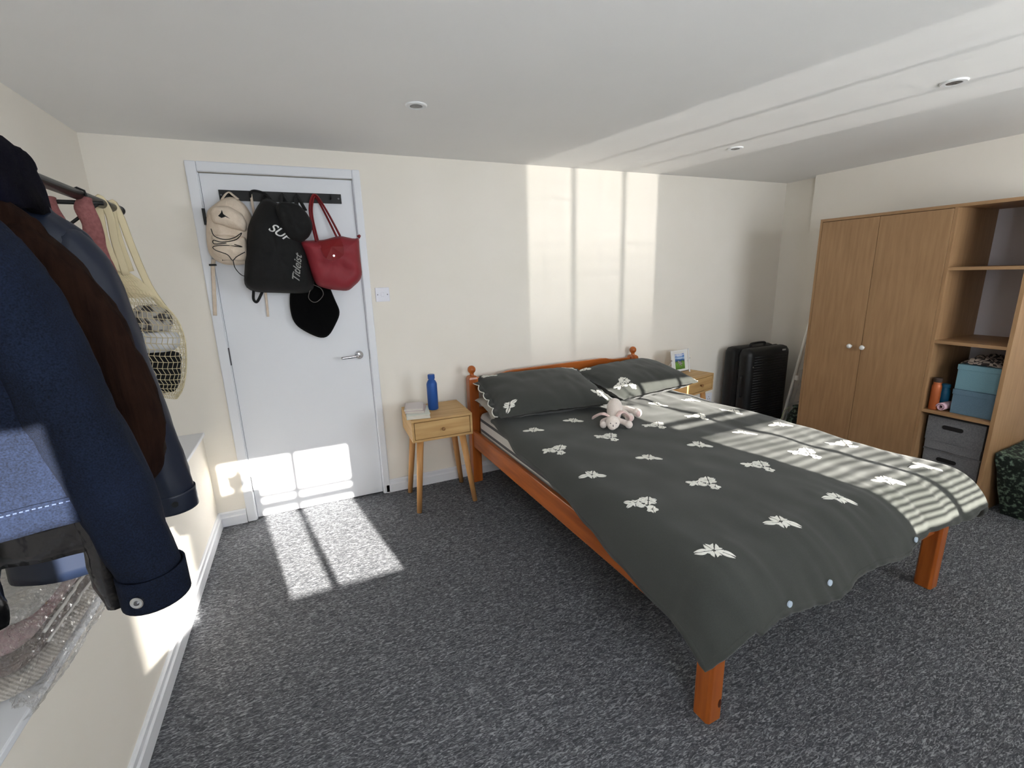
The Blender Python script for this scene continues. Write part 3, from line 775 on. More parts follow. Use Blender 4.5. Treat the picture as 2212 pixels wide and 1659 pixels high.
cc = thing('checked_cloth', 'crumpled brown and white checked cloth on top of the teal box', 'cloth', (4.17, -1.762, .848))
G(cc).grid(lambda s, t: (4.06 + .22 * t, -1.67 - .18 * s, .850 + .034 * (1 - (2 * s - 1) ** 4) * (1 - (2 * t - 1) ** 4) * (1 + .9 * nz(s * 5, t * 5, 2)) + .016 * abs(nz(s * 9, t * 9))), 26, 26).obj('cloth', m_chk, cc, smooth=True, solid=.003)

# ------------------------------------------------------------------ suitcase
m_case = M('black_ribbed_plastic', (10, 11, 13), .45, col2=(14, 15, 17), nscale=60)
sc_ = thing('suitcase', 'large black ribbed hard-shell suitcase standing in the corner', 'suitcase', (4.225, -.225, 0))
def case_rings(x0, x1, y0, y1, z0, z1, r):
    def rr(ins, z):
        pts = []
        for cx, cy, a0 in ((x1 - r, y1 - r, 0), (x0 + r, y1 - r, 90), (x0 + r, y0 + r, 180), (x1 - r, y0 + r, 270)):
            for k in range(6):
                a = math.radians(a0 + k * 18); q = max(r - ins, .002)
                pts.append((cx + q * math.cos(a), cy + q * math.sin(a), z))
        return pts
    return [rr(r * .9, z0), rr(r * .35, z0 + r * .2), rr(r * .05, z0 + r * .7), rr(0, z0 + r * 1.1), rr(0, z1 - r * 1.1), rr(r * .05, z1 - r * .7), rr(r * .35, z1 - r * .2), rr(r * .9, z1)]
x0, x1, y0, y1 = 3.965, 4.485, -.352, -.075
G(sc_).loft(case_rings(x0, x1, y0, -.222, .045, .752, .055)).obj('front_shell', m_case, sc_, smooth=True)
G(sc_).loft(case_rings(x0, x1, -.208, y1, .045, .752, .055)).obj('back_shell', m_case, sc_, smooth=True)
G(sc_).loft(case_rings(x0 + .006, x1 - .006, -.235, -.195, .055, .745, .018)).obj('zip_band', M('black_zip_tape', (12, 12, 13), .9), sc_)
rib = None
for k in range(26):
    z = .12 + k * .0225
    if rib is None:
        ro = G(sc_).tube([(x0 + .065, y0 + .0015, 0), (x1 - .065, y0 + .0015, 0)], .0055, 8).obj('rib', m_case, sc_, smooth=True); rib = ro.data
    else:
        ro = bpy.data.objects.new('rib', rib); COL.objects.link(ro); ro.parent = sc_
    ro.location = (0, 0, z)
G(sc_).tube(spline([(x0 - .002, -.30, .34), (x0 - .022, -.30, .36), (x0 - .022, -.30, .50), (x0 - .002, -.30, .52)]), .009, 10).obj('side_handle', m_case, sc_, smooth=True)
G(sc_).tube(spline([(4.14, -.215, .748), (4.15, -.215, .775), (4.30, -.215, .775), (4.31, -.215, .748)]), .010, 10).obj('top_handle', m_case, sc_, smooth=True)
G(sc_).box(4.355, 4.395, -.36, -.356, .715, .728).obj('tag', M('pale_tag', (200, 200, 196), .6), sc_)
G(sc_).lathe([(0, -.003), (.006, -.003), (.007, 0)], (4.02, y0 + .002, .60), 'y', 12).obj('lock', m_chrome, sc_)
for x in (x0 + .06, x1 - .06):
    for y in (-.31, -.12):
        G(sc_).lathe([(.018, -.014), (.0225, -.010), (.0225, .010), (.018, .014)], (x, y, .0225), 'x', 18).box(x - .018, x + .018, y - .016, y + .016, .025, .06).obj('wheel', m_case, sc_)

# folded airer leaning between wall and wardrobe
m_wm = M('white_coated_tube', (240, 238, 232), .35)
ar = thing('clothes_airer', 'folded white wire clothes airer leaning beside the wardrobe', 'airer', (4.30, -.45, 0))
def aline(x, q): return Vector((x, -.455 - .245 * q, 1.50 * q + .006))
G(ar).tube([aline(4.285, 0), aline(4.285, 1)], .0125, 10).obj('frame_tube', m_wm, ar, smooth=True)
G(ar).tube([aline(4.50, 0), aline(4.50, 1)], .0085, 10).obj('frame_tube', m_wm, ar, smooth=True)
G(ar).tube([aline(4.285, 1), aline(4.50, 1)], .0085, 10).obj('frame_tube', m_wm, ar, smooth=True)
for k in range(9):
    G(ar).tube([aline(4.285, .08 + k * .1), aline(4.50, .08 + k * .1)], .003, 8).obj('wire', m_wm, ar, smooth=True)
for x in (4.335, 4.385):
    G(ar).tube([aline(x, 0) + Vector((0, .012, 0)), aline(x, 1) + Vector((0, .012, 0))], .003, 8).obj('wire', m_wm, ar, smooth=True)
G(ar).box(4.272, 4.290, -.575, -.550, .50, .54).obj('joint', m_wm, ar, bevel=.003)
# dark green bag behind it
m_camo = M('green_black_leaf_print', (14, 24, 18), .8, col2=(120, 142, 122), nscale=55, detail=5, lo=.50, hi=.74)
gb = thing('drawstring_bag', 'dark green patterned bag on the floor between airer and wardrobe', 'bag', (4.22, -.66, 0))
rings = []
for z, rx, ry in ((0, .07, .06), (.03, .10, .08), (.15, .095, .075), (.24, .075, .06), (.285, .040, .035), (.30, .035, .030), (.315, .045, .036)):
    rings.append([(4.20 + rx * math.cos(a) * (1 + .10 * math.sin(5 * a + z * 20)), -.655 + ry * math.sin(a) * (1 + .10 * math.sin(4 * a + z * 15)), z) for a in [2 * math.pi * k / 28 for k in range(28)]])
G(gb).loft(rings).obj('body', m_camo, gb, smooth=True)
G(gb).tube(spline([(4.165, -.615, .30), (4.12, -.60, .27), (4.105, -.59, .20), (4.10, -.59, .12), (4.10, -.60, .04)]), .003, 8).obj('cord', M('pale_olive_cord', (150, 156, 120), .8), gb, smooth=True)

# patterned carrier beside the wardrobe
cb = thing('carrier_bag', 'dark green leaf-print carrier bag with striped handle beside the wardrobe', 'bag', (4.32, -2.03, 0))
top = [(4.055, -1.900, .375), (4.42, -1.905, .40), (4.47, -2.10, .37), (4.10, -2.09, .35)]
bot = [(4.150, -1.945, 0), (4.46, -1.93, 0), (4.50, -2.14, 0), (4.16, -2.15, 0)]
def lerp(a, b_, t): return Vector(a) * (1 - t) + Vector(b_) * t
rings = []
for k in range(9):
    t = k / 8; ring = []
    for i in range(4):
        p0 = lerp(bot[i], top[i], t); p1_ = lerp(bot[(i + 1) % 4], top[(i + 1) % 4], t)
        for j in range(8):
            q = lerp(p0, p1_, j / 8); bul = .018 * math.sin(math.pi * t) * math.sin(math.pi * j / 8)
            nn_ = Vector((p1_.y - p0.y, -(p1_.x - p0.x), 0)); nn_.normalize()
            q = q - nn_ * bul + Vector((.008 * nz(q.x * 14, q.y * 14, q.z * 14), .008 * nz(q.x * 14, q.z * 14, 4), 0))
            ring.append(q)
    rings.append(ring)
G(cb).loft(rings).obj('body', m_camo, cb, smooth=False)
m_strp = M('white_navy_webbing', (212, 210, 206), .8, col2=(24, 28, 60), nscale=30, nstretch=(.2, .2, 1), lo=.49, hi=.51)
G(cb).tube(spline([(4.22, -2.09, .36), (4.20, -2.12, .40), (4.16, -2.14, .37), (4.17, -2.155, .30), (4.18, -2.17, .22)]), .013, 10, flat=.25).obj('handle', m_strp, cb, smooth=True)
G(cb).tube(spline([(4.34, -2.10, .36), (4.33, -2.13, .40), (4.30, -2.15, .37), (4.31, -2.165, .30), (4.32, -2.18, .22)]), .013, 10, flat=.25).obj('handle', m_strp, cb, smooth=True)

# ------------------------------------------------------------------ coat rack on the door, and what hangs there
m_blk = M('matt_black_metal', (9, 9, 10), .5)
rk = thing('coat_rack', 'long matt black coat rack with pegs fixed across the top of the door', 'coat rack', (.588, 0, 1.856))
G(rk).box(.282, .894, -.012, .006, 1.856, 1.907).obj('board', m_blk, rk, bevel=.001)
HK = (.334, .432, .505, .588, .660, .752, .835)
for x in HK:
    G(rk).tube(spline([(x, -.010, 1.880), (x, -.035, 1.876), (x, -.048, 1.884), (x, -.050, 1.896)], 5), .0045, 10).obj('hook', m_blk, rk, smooth=True)
for x in (.292, .878):
    G(rk).lathe([(0, -.0145), (.004, -.0145), (.005, -.012)], (x, 0, 1.881), 'y', 12).obj('screw', m_hinge, rk)

def cushion(outline, yc, tf, tb, rings=9, n=64, wr=.0, seed=0.0, p=2.2, soft=2):
    """closed soft body from an outline in the door's plane; returns (rings, surface function)"""
    L = [Vector((x, z)) for x, z in outline]; m = len(L)
    seg = [(L[(i + 1) % m] - L[i]).length for i in range(m)]; tot = sum(seg); pts = []
    for k in range(n):
        d = tot * k / n; i = 0
        while d > seg[i]: d -= seg[i]; i += 1
        pts.append(L[i].lerp(L[(i + 1) % m], d / seg[i]))
    for _ in range(soft): pts = [(pts[i - 1] + pts[i] * 2 + pts[(i + 1) % n]) / 4 for i in range(n)]
    c = sum(pts, Vector((0, 0))) / n
    def hgt(s): return max(0.0, 1 - s ** p) ** .5
    R = []
    def yy(x, z, s, t, sd): return yc + sd * (t * hgt(s)) + (wr * nz(x * 16 + seed, z * 16, sd) + .5 * wr * nz(x * 40 + seed, z * 30, sd)) * (1 - s ** 4)
    S = [.02] + [(k / rings) ** .8 for k in range(1, rings)] + [1.0]
    for s in S: R.append([(c.x + (q.x - c.x) * s, yy(c.x + (q.x - c.x) * s, c.y + (q.y - c.y) * s, s, tf, -1), c.y + (q.y - c.y) * s) for q in pts])
    for s in S[::-1][1:]: R.append([(c.x + (q.x - c.x) * s, yy(c.x + (q.x - c.x) * s, c.y + (q.y - c.y) * s, s, tb, 1), c.y + (q.y - c.y) * s) for q in pts])
    def surf(x, z, off=0.0):
        d = Vector((x, z)) - c; best = 1e-6
        if d.length > 1e-6:
            for i in range(n):
                a, b_ = pts[i] - c, pts[(i + 1) % n] - c
                den = d.x * (b_.y - a.y) - d.y * (b_.x - a.x)
                if abs(den) < 1e-12: continue
                t = (a.x * (b_.y - a.y) - a.y * (b_.x - a.x)) / den
                u = (a.x * d.y - a.y * d.x) / den
                if t > 0 and -1e-6 <= u <= 1 + 1e-6: best = max(best, 1 / t)
        s = min(best, 1.0)
        return (x, yy(x, z, s, tf, -1) - off, z)
    return R, surf
def text_on(txt, size, surf_y, x, z, ang, mat, root, name, shear=0.0, ext=.0012):
    cu = bpy.data.curves.new(name, 'FONT'); cu.body = txt; cu.size = size; cu.shear = shear; cu.extrude = ext; cu.align_x = 'CENTER'; cu.align_y = 'CENTER'; cu.offset = size * .012
    o = bpy.data.objects.new(name, cu); COL.objects.link(o)
    dg = bpy.context.evaluated_depsgraph_get(); me = bpy.data.meshes.new_from_object(o.evaluated_get(dg)); bpy.data.objects.remove(o)
    c, s = math.cos(ang), math.sin(ang)
    for v in me.vertices:
        px, pz = x + c * v.co.x - s * v.co.y, z + s * v.co.x + c * v.co.y
        q = surf_y(px, pz, .0015 + v.co.z)
        v.co = Vector(q) - Vector(root.location)
    me.materials.clear(); me.materials.append(mat)
    o = bpy.data.objects.new(name, me); COL.objects.link(o); o.parent = root
    return o

# cream backpack
m_cream = M('cream_canvas', (222, 204, 184), .9, col2=(232, 216, 198), nscale=30, bump=.3, bscale=180)
cb1 = thing('backpack', 'cream canvas backpack with black bungee cord, leftmost on the door rack', 'backpack', (.31, -.09, 1.52))
oc = [(.338, 1.865), (.367, 1.855), (.402, 1.829), (.424, 1.78), (.428, 1.73), (.418, 1.641), (.395, 1.526), (.316, 1.517), (.259, 1.522), (.218, 1.548), (.201, 1.579), (.200, 1.641), (.209, 1.703), (.226, 1.794), (.254, 1.813), (.292, 1.844)]
R, s1 = cushion(oc, -.095, .085, .07, wr=.012, seed=2)
G(cb1).loft(R).obj('body', m_cream, cb1, smooth=True)
R, s1b = cushion([(.245, 1.773), (.262, 1.800), (.332, 1.806), (.390, 1.77), (.405, 1.722), (.395, 1.68), (.315, 1.700), (.252, 1.725)], -.172, .050, .03, wr=.006, seed=4)
G(cb1).loft(R).obj('top_pocket', m_cream, cb1, smooth=True)
R, s1c = cushion([(.235, 1.665), (.30, 1.670), (.39, 1.655), (.385, 1.56), (.37, 1.535), (.27, 1.540), (.225, 1.58)], -.168, .048, .03, wr=.008, seed=5)
G(cb1).loft(R).obj('front_pocket', m_cream, cb1, smooth=True)
def on(s, pts, off=.003): return [s(x, z, off) for x, z in pts]
cord = [(.248, 1.690), (.258, 1.655), (.30, 1.640), (.345, 1.650), (.378, 1.672), (.350, 1.640), (.285, 1.628), (.250, 1.636), (.252, 1.618), (.31, 1.622), (.372, 1.603), (.30, 1.612), (.246, 1.606), (.252, 1.588), (.300, 1.566), (.318, 1.538), (.340, 1.556), (.380, 1.578)]
G(cb1).tube([Vector((p.x, -.226 + .02 * nz(p.x * 20, p.z * 20), p.z)) for p in spline([(x, 0, z) for x, z in cord], 5)], .0022, 6).obj('bungee_cord', m_blk, cb1, smooth=True)
G(cb1).tube(spline([(.318, -.205, 1.538), (.322, -.205, 1.50), (.345, -.20, 1.465), (.375, -.19, 1.455)], 5), .0022, 6).obj('bungee_cord', m_blk, cb1, smooth=True)
g = G(cb1); q = on(s1b, [(.286, 1.752), (.302, 1.768), (.338, 1.738), (.318, 1.748), (.300, 1.742)], .002); g.add(q, [tuple(range(5))])
q = on(s1b, [(.30, 1.765), (.306, 1.782), (.312, 1.752)], .002); g.add(q, [(0, 1, 2)])
g.obj('printed_logo', m_blk, cb1, fix=False)
for k in range(9):
    q = on(s1, [(.262 + k * .008, 1.540), (.2675 + k * .008, 1.540), (.2675 + k * .008, 1.547), (.262 + k * .008, 1.547)], .006)
    G(cb1).add(q, [(0, 1, 2, 3)]).obj('printed_letter', m_blk, cb1, fix=False)
G(cb1).tube(spline([(.30, -.10, 1.845), (.318, -.075, 1.875), (.334, -.052, 1.890), (.350, -.075, 1.875), (.375, -.10, 1.850)], 5), .0075, 10, flat=.4).obj('strap', m_cream, cb1, smooth=True)
G(cb1).box(.205, .218, -.105, -.10, 1.72, 1.80).obj('side_zip', m_blk, cb1)
st = thing('hanging_strap', 'cream webbing strap hanging beside the left edge of the door', 'strap', (.182, -.03, 1.26))
G(st).tube(spline([(.214, -.062, 1.550), (.200, -.040, 1.50), (.185, -.028, 1.38), (.170, -.026, 1.255)], 5), .0095, 8, flat=.15, up=(0, 1, 0)).obj('webbing', m_cream, st, smooth=True)
G(st).box(.190, .222, -.078, -.05, 1.517, 1.527).obj('buckle', m_blk, st, bevel=.002)

# black hood-like cap hanging lowest
m_bk = M('black_nylon', (8, 8, 9), .8, col2=(13, 13, 14), nscale=40, bump=.2, bscale=30)
m_velvet = M('black_velvet', (4, 4, 5), .95, spec=.15)
hc = thing('hanging_pouch', 'black rounded cloth pouch hanging lowest on the door below the bags', 'pouch', (.68, -.06, 1.09))
R, s2 = cushion([(.600, 1.50), (.575, 1.42), (.553, 1.345), (.545, 1.283), (.549, 1.213), (.569, 1.168), (.618, 1.128), (.681, 1.09), (.721, 1.087), (.753, 1.118), (.808, 1.21), (.816, 1.246), (.795, 1.306), (.770, 1.40), (.745, 1.50)], -.040, .032, .03, wr=.005, seed=7)
G(hc).loft(R).obj('body', m_velvet, hc, smooth=True)
G(hc).tube([(.66, -.045, 1.49), (.662, -.045, 1.70), (.660, -.050, 1.892)], .006, 8, flat=.3).obj('strap', m_bk, hc, smooth=True)

# big black backpack
bb = thing('backpack', 'large black backpack with white lettering, in the middle of the door rack', 'backpack', (.52, -.14, 1.36))
ok = [(.475, 1.831), (.510, 1.858), (.555, 1.835), (.60, 1.80), (.64, 1.74), (.668, 1.66), (.678, 1.58), (.686, 1.505), (.692, 1.397), (.668, 1.363), (.619, 1.357), (.394, 1.373), (.355, 1.391), (.343, 1.423), (.361, 1.512), (.400, 1.700), (.424, 1.750), (.454, 1.800)]
R, s3 = cushion(ok, -.145, .115, .06, wr=.018, seed=11, p=4.0, soft=1)
G(bb).loft(R).obj('body', m_bk, bb, smooth=True)
m_let = M('white_print', (226, 226, 224), .6); m_let2 = M('grey_stitch', (150, 150, 146), .7)
text_on('SUP', .062, s3, .552, 1.672, -.62, m_let, bb, 'lettering', .35)
text_on('Titleist', .052, s3, .612, 1.488, 1.36, m_let2, bb, 'script_lettering', .55)
G(bb).tube(spline([(.432, -.052, 1.888), (.430, -.06, 1.87), (.440, -.07, 1.895), (.47, -.075, 1.897), (.510, -.075, 1.880), (.52, -.10, 1.84)], 5), .006, 8).obj('strap', m_bk, bb, smooth=True)
G(bb).tube(spline([(.480, -.10, 1.835), (.495, -.07, 1.875), (.505, -.052, 1.890), (.520, -.07, 1.872), (.535, -.10, 1.84)], 5), .008, 8, flat=.4).obj('strap', m_bk, bb, smooth=True)
G(bb).tube(spline([(.385, -.15, 1.385), (.378, -.15, 1.34), (.388, -.15, 1.322), (.402, -.15, 1.335), (.425, -.15, 1.375)], 5), .007, 8, flat=.35, up=(0, 1, 0)).obj('strap', m_bk, bb, smooth=True)
# second, smaller black bag folded over the first one's shoulder
sb_ = thing('rucksack', 'small slumped black bag hanging between the backpack and the red tote', 'bag', (.63, -.17, 1.62))
R, s4 = cushion([(.545, 1.79), (.57, 1.822), (.62, 1.822), (.660, 1.812), (.692, 1.774), (.714, 1.729), (.712, 1.690), (.690, 1.650), (.650, 1.622), (.590, 1.640), (.563, 1.70)], -.250, .05, .04, wr=.012, seed=14)
G(sb_).loft(R).obj('body', m_bk, sb_, smooth=True)
G(sb_).tube(spline([(.575, -.20, 1.80), (.580, -.10, 1.86), (.588, -.050, 1.888), (.60, -.10, 1.86), (.625, -.20, 1.80)], 5), .009, 8, flat=.35).obj('strap', m_bk, sb_, smooth=True)
G(sb_).tube(spline([(.648, -.20, 1.80), (.652, -.10, 1.86), (.660, -.052, 1.888), (.668, -.10, 1.86), (.690, -.20, 1.79)], 5), .009, 8, flat=.35).obj('strap', m_bk, sb_, smooth=True)
# red tote
m_red = M('dark_red_nylon', (132, 34, 44), .6, col2=(140, 38, 48), nscale=14, bump=.15, bscale=16)
m_rle = M('red_leather', (122, 18, 24), .35)
rt = thing('tote_bag', 'dark red folding tote bag with leather flap and long handles on the door rack', 'tote bag', (.79, -.14, 1.37))
orr = [(.632, 1.636), (.698, 1.638), (.761, 1.640), (.848, 1.664), (.932, 1.645), (.951, 1.660), (.946, 1.568), (.948, 1.451), (.931, 1.416), (.863, 1.361), (.763, 1.374), (.700, 1.397), (.677, 1.465), (.655, 1.577)]
R, s5 = cushion(orr, -.185, .085, .065, wr=.018, seed=21, p=5.0, soft=1)
G(rt).loft(R).obj('body', m_red, rt, smooth=True)
# flap
g = G(rt); fl = [(.728, 1.626), (.785, 1.634), (.846, 1.644), (.856, 1.60), (.852, 1.558), (.825, 1.536), (.790, 1.528), (.760, 1.536), (.742, 1.575)]
q = on(s5, fl, .009); n_ = len(q); q2 = on(s5, fl, .002); cc_ = s5(.795, 1.60, .010)
g.add(q + q2 + [cc_], [(i, (i + 1) % n_, 2 * n_) for i in range(n_)] + [(i, i + n_, (i + 1) % n_ + n_, (i + 1) % n_) for i in range(n_)])
flp = g.obj('flap', m_rle, rt)
c = Vector(s5(.800, 1.552, .013)); G(rt).lathe([(0, -.004), (.005, -.004), (.0065, 0)], c, 'y', 16).obj('snap', m_chrome, flp)
G(rt).tube(spline([(.722, -.235, 1.63), (.713, -.14, 1.758), (.716, -.10, 1.823), (.735, -.06, 1.880), (.752, -.055, 1.892), (.772, -.07, 1.868), (.811, -.13, 1.773), (.846, -.235, 1.66)], 6), .0058, 10).obj('handle', m_rle, rt, smooth=True)
G(rt).tube(spline([(.735, -.15, 1.64), (.725, -.08, 1.758), (.728, -.06, 1.823), (.742, -.050, 1.872), (.753, -.050, 1.884), (.766, -.055, 1.862), (.80, -.08, 1.773), (.835, -.15, 1.66)], 6), .0058, 10).obj('handle', m_rle, rt, smooth=True)
for x, z, dx in ((.632, 1.634, -.016), (.946, 1.655, .012)):
    G(rt).tube([(x, -.185, z), (x + dx, -.185, z + (.012 if dx > 0 else .004))], [.011, .006], 10).obj('zip_tab', m_rle, rt, smooth=True)
# cord and webbing ends
G(hc).tube(spline([(.683, -.165, 1.404), (.719, -.165, 1.382), (.728, -.165, 1.347), (.698, -.165, 1.313), (.671, -.165, 1.308), (.651, -.165, 1.33), (.657, -.165, 1.36), (.68, -.165, 1.405)], 6), .0018, 6).obj('drawstring', M('grey_cord', (110, 104, 100), .8), hc, smooth=True)
hs = thing('hanging_belt', 'narrow cream cloth belt end hanging below the black backpack', 'belt', (.43, -.05, 1.234))
G(hs).tube(spline([(.434, -.050, 1.885), (.436, -.040, 1.60), (.433, -.045, 1.364), (.428, -.045, 1.234)], 6), .0065, 8, flat=.25, up=(0, 1, 0)).obj('band', m_cream, hs, smooth=True)

# ------------------------------------------------------------------ clothes rail
RX, RZ = .155, 1.648
rl = thing('clothes_rail', 'black metal clothes rail carried on arms from the left wall', 'clothes rail', (RX, -2.3, RZ))
m_rail = M('black_satin_metal', (38, 38, 40), .32, .6)
G(rl).tube([(RX, -3.35, RZ), (RX, -1.215, RZ)], .0125, 18).obj('rod', m_rail, rl, smooth=True)
G(rl).tube([(RX, -1.352, RZ), (RX, -1.338, RZ)], .0150, 18).obj('collar', m_rail, rl)
G(rl).tube([(RX, -1.222, RZ), (RX, -1.212, RZ)], .0135, 18).obj('end_cap', m_blk, rl)
for y in (-2.02, -3.2):
    G(rl).tube([(XL, y, RZ - .03), (RX, y, RZ - .03), (RX, y, RZ)], .009, 12).obj('arm', m_rail, rl, smooth=True)
    G(rl).lathe([(.028, 0), (.028, .006), (.010, .010)], (XL, y, RZ - .03), 'x', 20).obj('wall_plate', m_rail, rl)

def hanger(root, x, y, z0, half, mat, drop=.09):
    """hook over the rod and a shallow shouldered bar"""
    pts = [(x - .014, y, RZ + .004)] + [(x + .016 * math.cos(math.radians(a)), y, RZ + .016 * math.sin(math.radians(a))) for a in (150, 110, 70, 30, -10, -50)] + [(x, y, RZ - .035), (x, y, z0)]
    G(root).tube(pts, .0022, 8).obj('hanger_hook', m_chrome, root, smooth=True)
    G(root).tube(spline([(x - half, y, z0 - drop), (x - half * .5, y, z0 - drop * .42), (x, y, z0), (x + half * .5, y, z0 - drop * .42), (x + half, y, z0 - drop)], 5), .007, 10).obj('hanger', mat, root, smooth=True)

def tubeloft(path, n=28, fold=.05, kf=5, ph=0.0, crump=0.0, cs=18):
    """path: (x, y, z, rx, ry) top to bottom"""
    rings = []
    for i, (x, y, z, rx, ry) in enumerate(path):
        ring = []
        for k in range(n):
            a = 2 * math.pi * k / n
            m_ = 1 + fold * math.sin(kf * a + ph + z * 3.0) + .5 * fold * math.sin((kf + 3) * a - ph * 2 + z * 7)
            c_ = crump * nz(math.cos(a) * 2 + ph, math.sin(a) * 2, z * cs)
            ring.append((x + (rx * m_ + c_) * math.cos(a), y + (ry * m_ + c_) * math.sin(a), z))
        rings.append(ring)
    return rings
def rs(tab, n):
    """Catmull-Rom over plain tuples"""
    out = []
    for k in range(n):
        q = k / (n - 1) * (len(tab) - 1); i = min(int(q), len(tab) - 2); t = q - i
        p0, p1_, p2_, p3_ = tab[max(i - 1, 0)], tab[i], tab[i + 1], tab[min(i + 2, len(tab) - 1)]
        out.append(tuple(0.5 * (2 * a1 + (a2 - a0) * t + (2 * a0 - 5 * a1 + 4 * a2 - a3) * t * t + (3 * a1 - a0 - 3 * a2 + a3) * t ** 3) for a0, a1, a2, a3 in zip(p0, p1_, p2_, p3_)))
    return out
def jacket(name, label, mat, y, body, sleeve, hangermat, fold=.05, crump=.006, seed=0.0, cat='jacket'):
    """body and sleeve tables hold (dx from the rail, y, z, rx, ry); the sleeve is mirrored for the other side"""
    t = thing(name, label, cat, (RX, y, body[-1][2]), group='clothes on the rail')
    hanger(t, RX, y, body[0][2] - .030, min(.15, .8 * body[3][3]), hangermat, .06)
    bp_ = [(RX + dx, y + dy, z, rx, ry) for dx, dy, z, rx, ry in rs(body, 30)]
    G(t).loft(tubeloft(bp_, 48, fold, 5, seed, crump, 9), cap=False).obj('body', mat, t, smooth=True, solid=.004, offset=-1)
    for s in (1, -1):
        sp_ = [(RX + s * dx, y + dy, z, rx, ry) for dx, dy, z, rx, ry in rs(sleeve, 34)]
        rr = tubeloft(sp_, 32, fold * .8, 3, seed + s, crump, 26)
        c0 = sp_[0]
        rr = [[(c0[0] + (p[0] - c0[0]) * .25, c0[1] + (p[1] - c0[1]) * .25, c0[2] + .022) for p in rr[0]], [(c0[0] + (p[0] - c0[0]) * .75, c0[1] + (p[1] - c0[1]) * .75, c0[2] + .012) for p in rr[0]]] + rr
        G(t).loft(rr, cap=False).obj('sleeve', mat, t, smooth=True, solid=.004, offset=-1)
    return t
m_denim = bpy.data.materials.new('dark_indigo_denim'); m_denim.use_nodes = True
nt = m_denim.node_tree; b = nt.nodes['Principled BSDF']; b.inputs['Roughness'].default_value = .95; b.inputs['Specular IOR Level'].default_value = .15
tc = nt.nodes.new('ShaderNodeTexCoord'); n1 = nt.nodes.new('ShaderNodeTexNoise'); n1.inputs['Scale'].default_value = 420; n1.inputs['Detail'].default_value = 2
n2 = nt.nodes.new('ShaderNodeTexNoise'); n2.inputs['Scale'].default_value = 9; mx = nt.nodes.new('ShaderNodeMath'); mx.operation = 'MULTIPLY_ADD'; mx.inputs[1].default_value = .45
cr = nt.nodes.new('ShaderNodeValToRGB'); cr.color_ramp.elements[0].position = .45; cr.color_ramp.elements[1].position = .95
cr.color_ramp.elements[0].color = (*lin((8, 11, 19)), 1); cr.color_ramp.elements[1].color = (*lin((23, 31, 50)), 1)
nt.links.new(tc.outputs['Object'], n1.inputs['Vector']); nt.links.new(tc.outputs['Object'], n2.inputs['Vector'])
nt.links.new(n2.outputs['Fac'], mx.inputs[0]); nt.links.new(n1.outputs['Fac'], mx.inputs[2]); nt.links.new(mx.outputs[0], cr.inputs[0]); nt.links.new(cr.outputs[0], b.inputs['Base Color'])
bp = nt.nodes.new('ShaderNodeBump'); bp.inputs['Strength'].default_value = .3; bp.inputs['Distance'].default_value = .002
nt.links.new(n1.outputs['Fac'], bp.inputs['Height']); nt.links.new(bp.outputs[0], b.inputs['Normal'])

# denim jacket, nearest
m_sil = M('silver_stud', (196, 196, 198), .25, 1.0)
dj = jacket('denim_jacket', 'dark indigo denim jacket, nearest on the rail, with a silver cuff button', m_denim, -2.12,
            [(0, 0, 1.560, .060, .045), (0, 0, 1.545, .075, .050), (0, 0, 1.525, .095, .054), (0, 0, 1.490, .112, .060), (0, 0, 1.44, .120, .068), (0, 0, 1.30, .125, .066), (0, 0, 1.18, .128, .064), (0, 0, 1.085, .130, .062)],
            [(.075, -.005, 1.500, .036, .050), (.088, -.01, 1.45, .046, .056), (.104, -.01, 1.36, .052, .058), (.122, -.015, 1.26, .052, .058), (.147, -.015, 1.15, .052, .056), (.162, -.015, 1.04, .049, .050), (.175, -.015, .965, .043, .045), (.178, -.015, .925, .041, .043)], m_blk, .05, .005, 1.0)
def band(root, name, mat, cx, cy, z0, z1, rx, ry, g_=None, th=.004):
    rings = [[(cx + rx * math.cos(2 * math.pi * k / 32), cy + ry * math.sin(2 * math.pi * k / 32), z) for k in range(32)] for z in (z0, z0 + (z1 - z0) * .12, z1 - (z1 - z0) * .12, z1)]
    return G(root).loft(rings, cap=False).obj(name, mat, root, smooth=True, solid=th, offset=1)
cf = band(dj, 'cuff', m_denim, RX + .177, -2.135, .912, .968, .0445, .048)
c = Vector((RX + .177 - .010, -2.135 - .0505, .938))
n_ = Vector((-.25, -1, 0)).normalized()
G(dj).tube([c, c + n_ * .004, c + n_ * .0045], [.0098, .0098, .0080], 20).obj('button', m_sil, cf, smooth=False)
G(dj).tube([c + n_ * .004, c + n_ * .0065], [.0045, .0030], 14).obj('button_centre', m_hinge, cf, smooth=False)
hem = rs([(0, 0, 1.125, .1295, .0635), (0, 0, 1.083, .131, .063)], 4)
G(dj).loft(tubeloft([(RX + a, -2.12 + b_, z, rx * 1.015, ry * 1.03) for a, b_, z, rx, ry in hem], 48, .05, 5, 1.0, .005, 9), cap=False).obj('waistband', m_denim, dj, smooth=True, solid=.004, offset=1)
m_thr = M('pale_thread', (64, 76, 108), .9)
g = G(dj)
for k in range(48):          # stitch line along the waistband and up the seam
    a0, a1 = math.radians(195 + k * 3.1), math.radians(195 + k * 3.1 + 1.9)
    pp_ = []
    for a in (a0, a1):
        m_ = 1 + .05 * math.sin(5 * a + 1 + 1.12 * 3) + .025 * math.sin(8 * a - 2 + 1.12 * 7)
        pp_.append((RX + .130 * m_ * 1.055 * math.cos(a), -2.12 + .0635 * m_ * 1.13 * math.sin(a), 1.12))
    g.tube(pp_, .0009, 5)
g.obj('stitching', m_thr, dj)
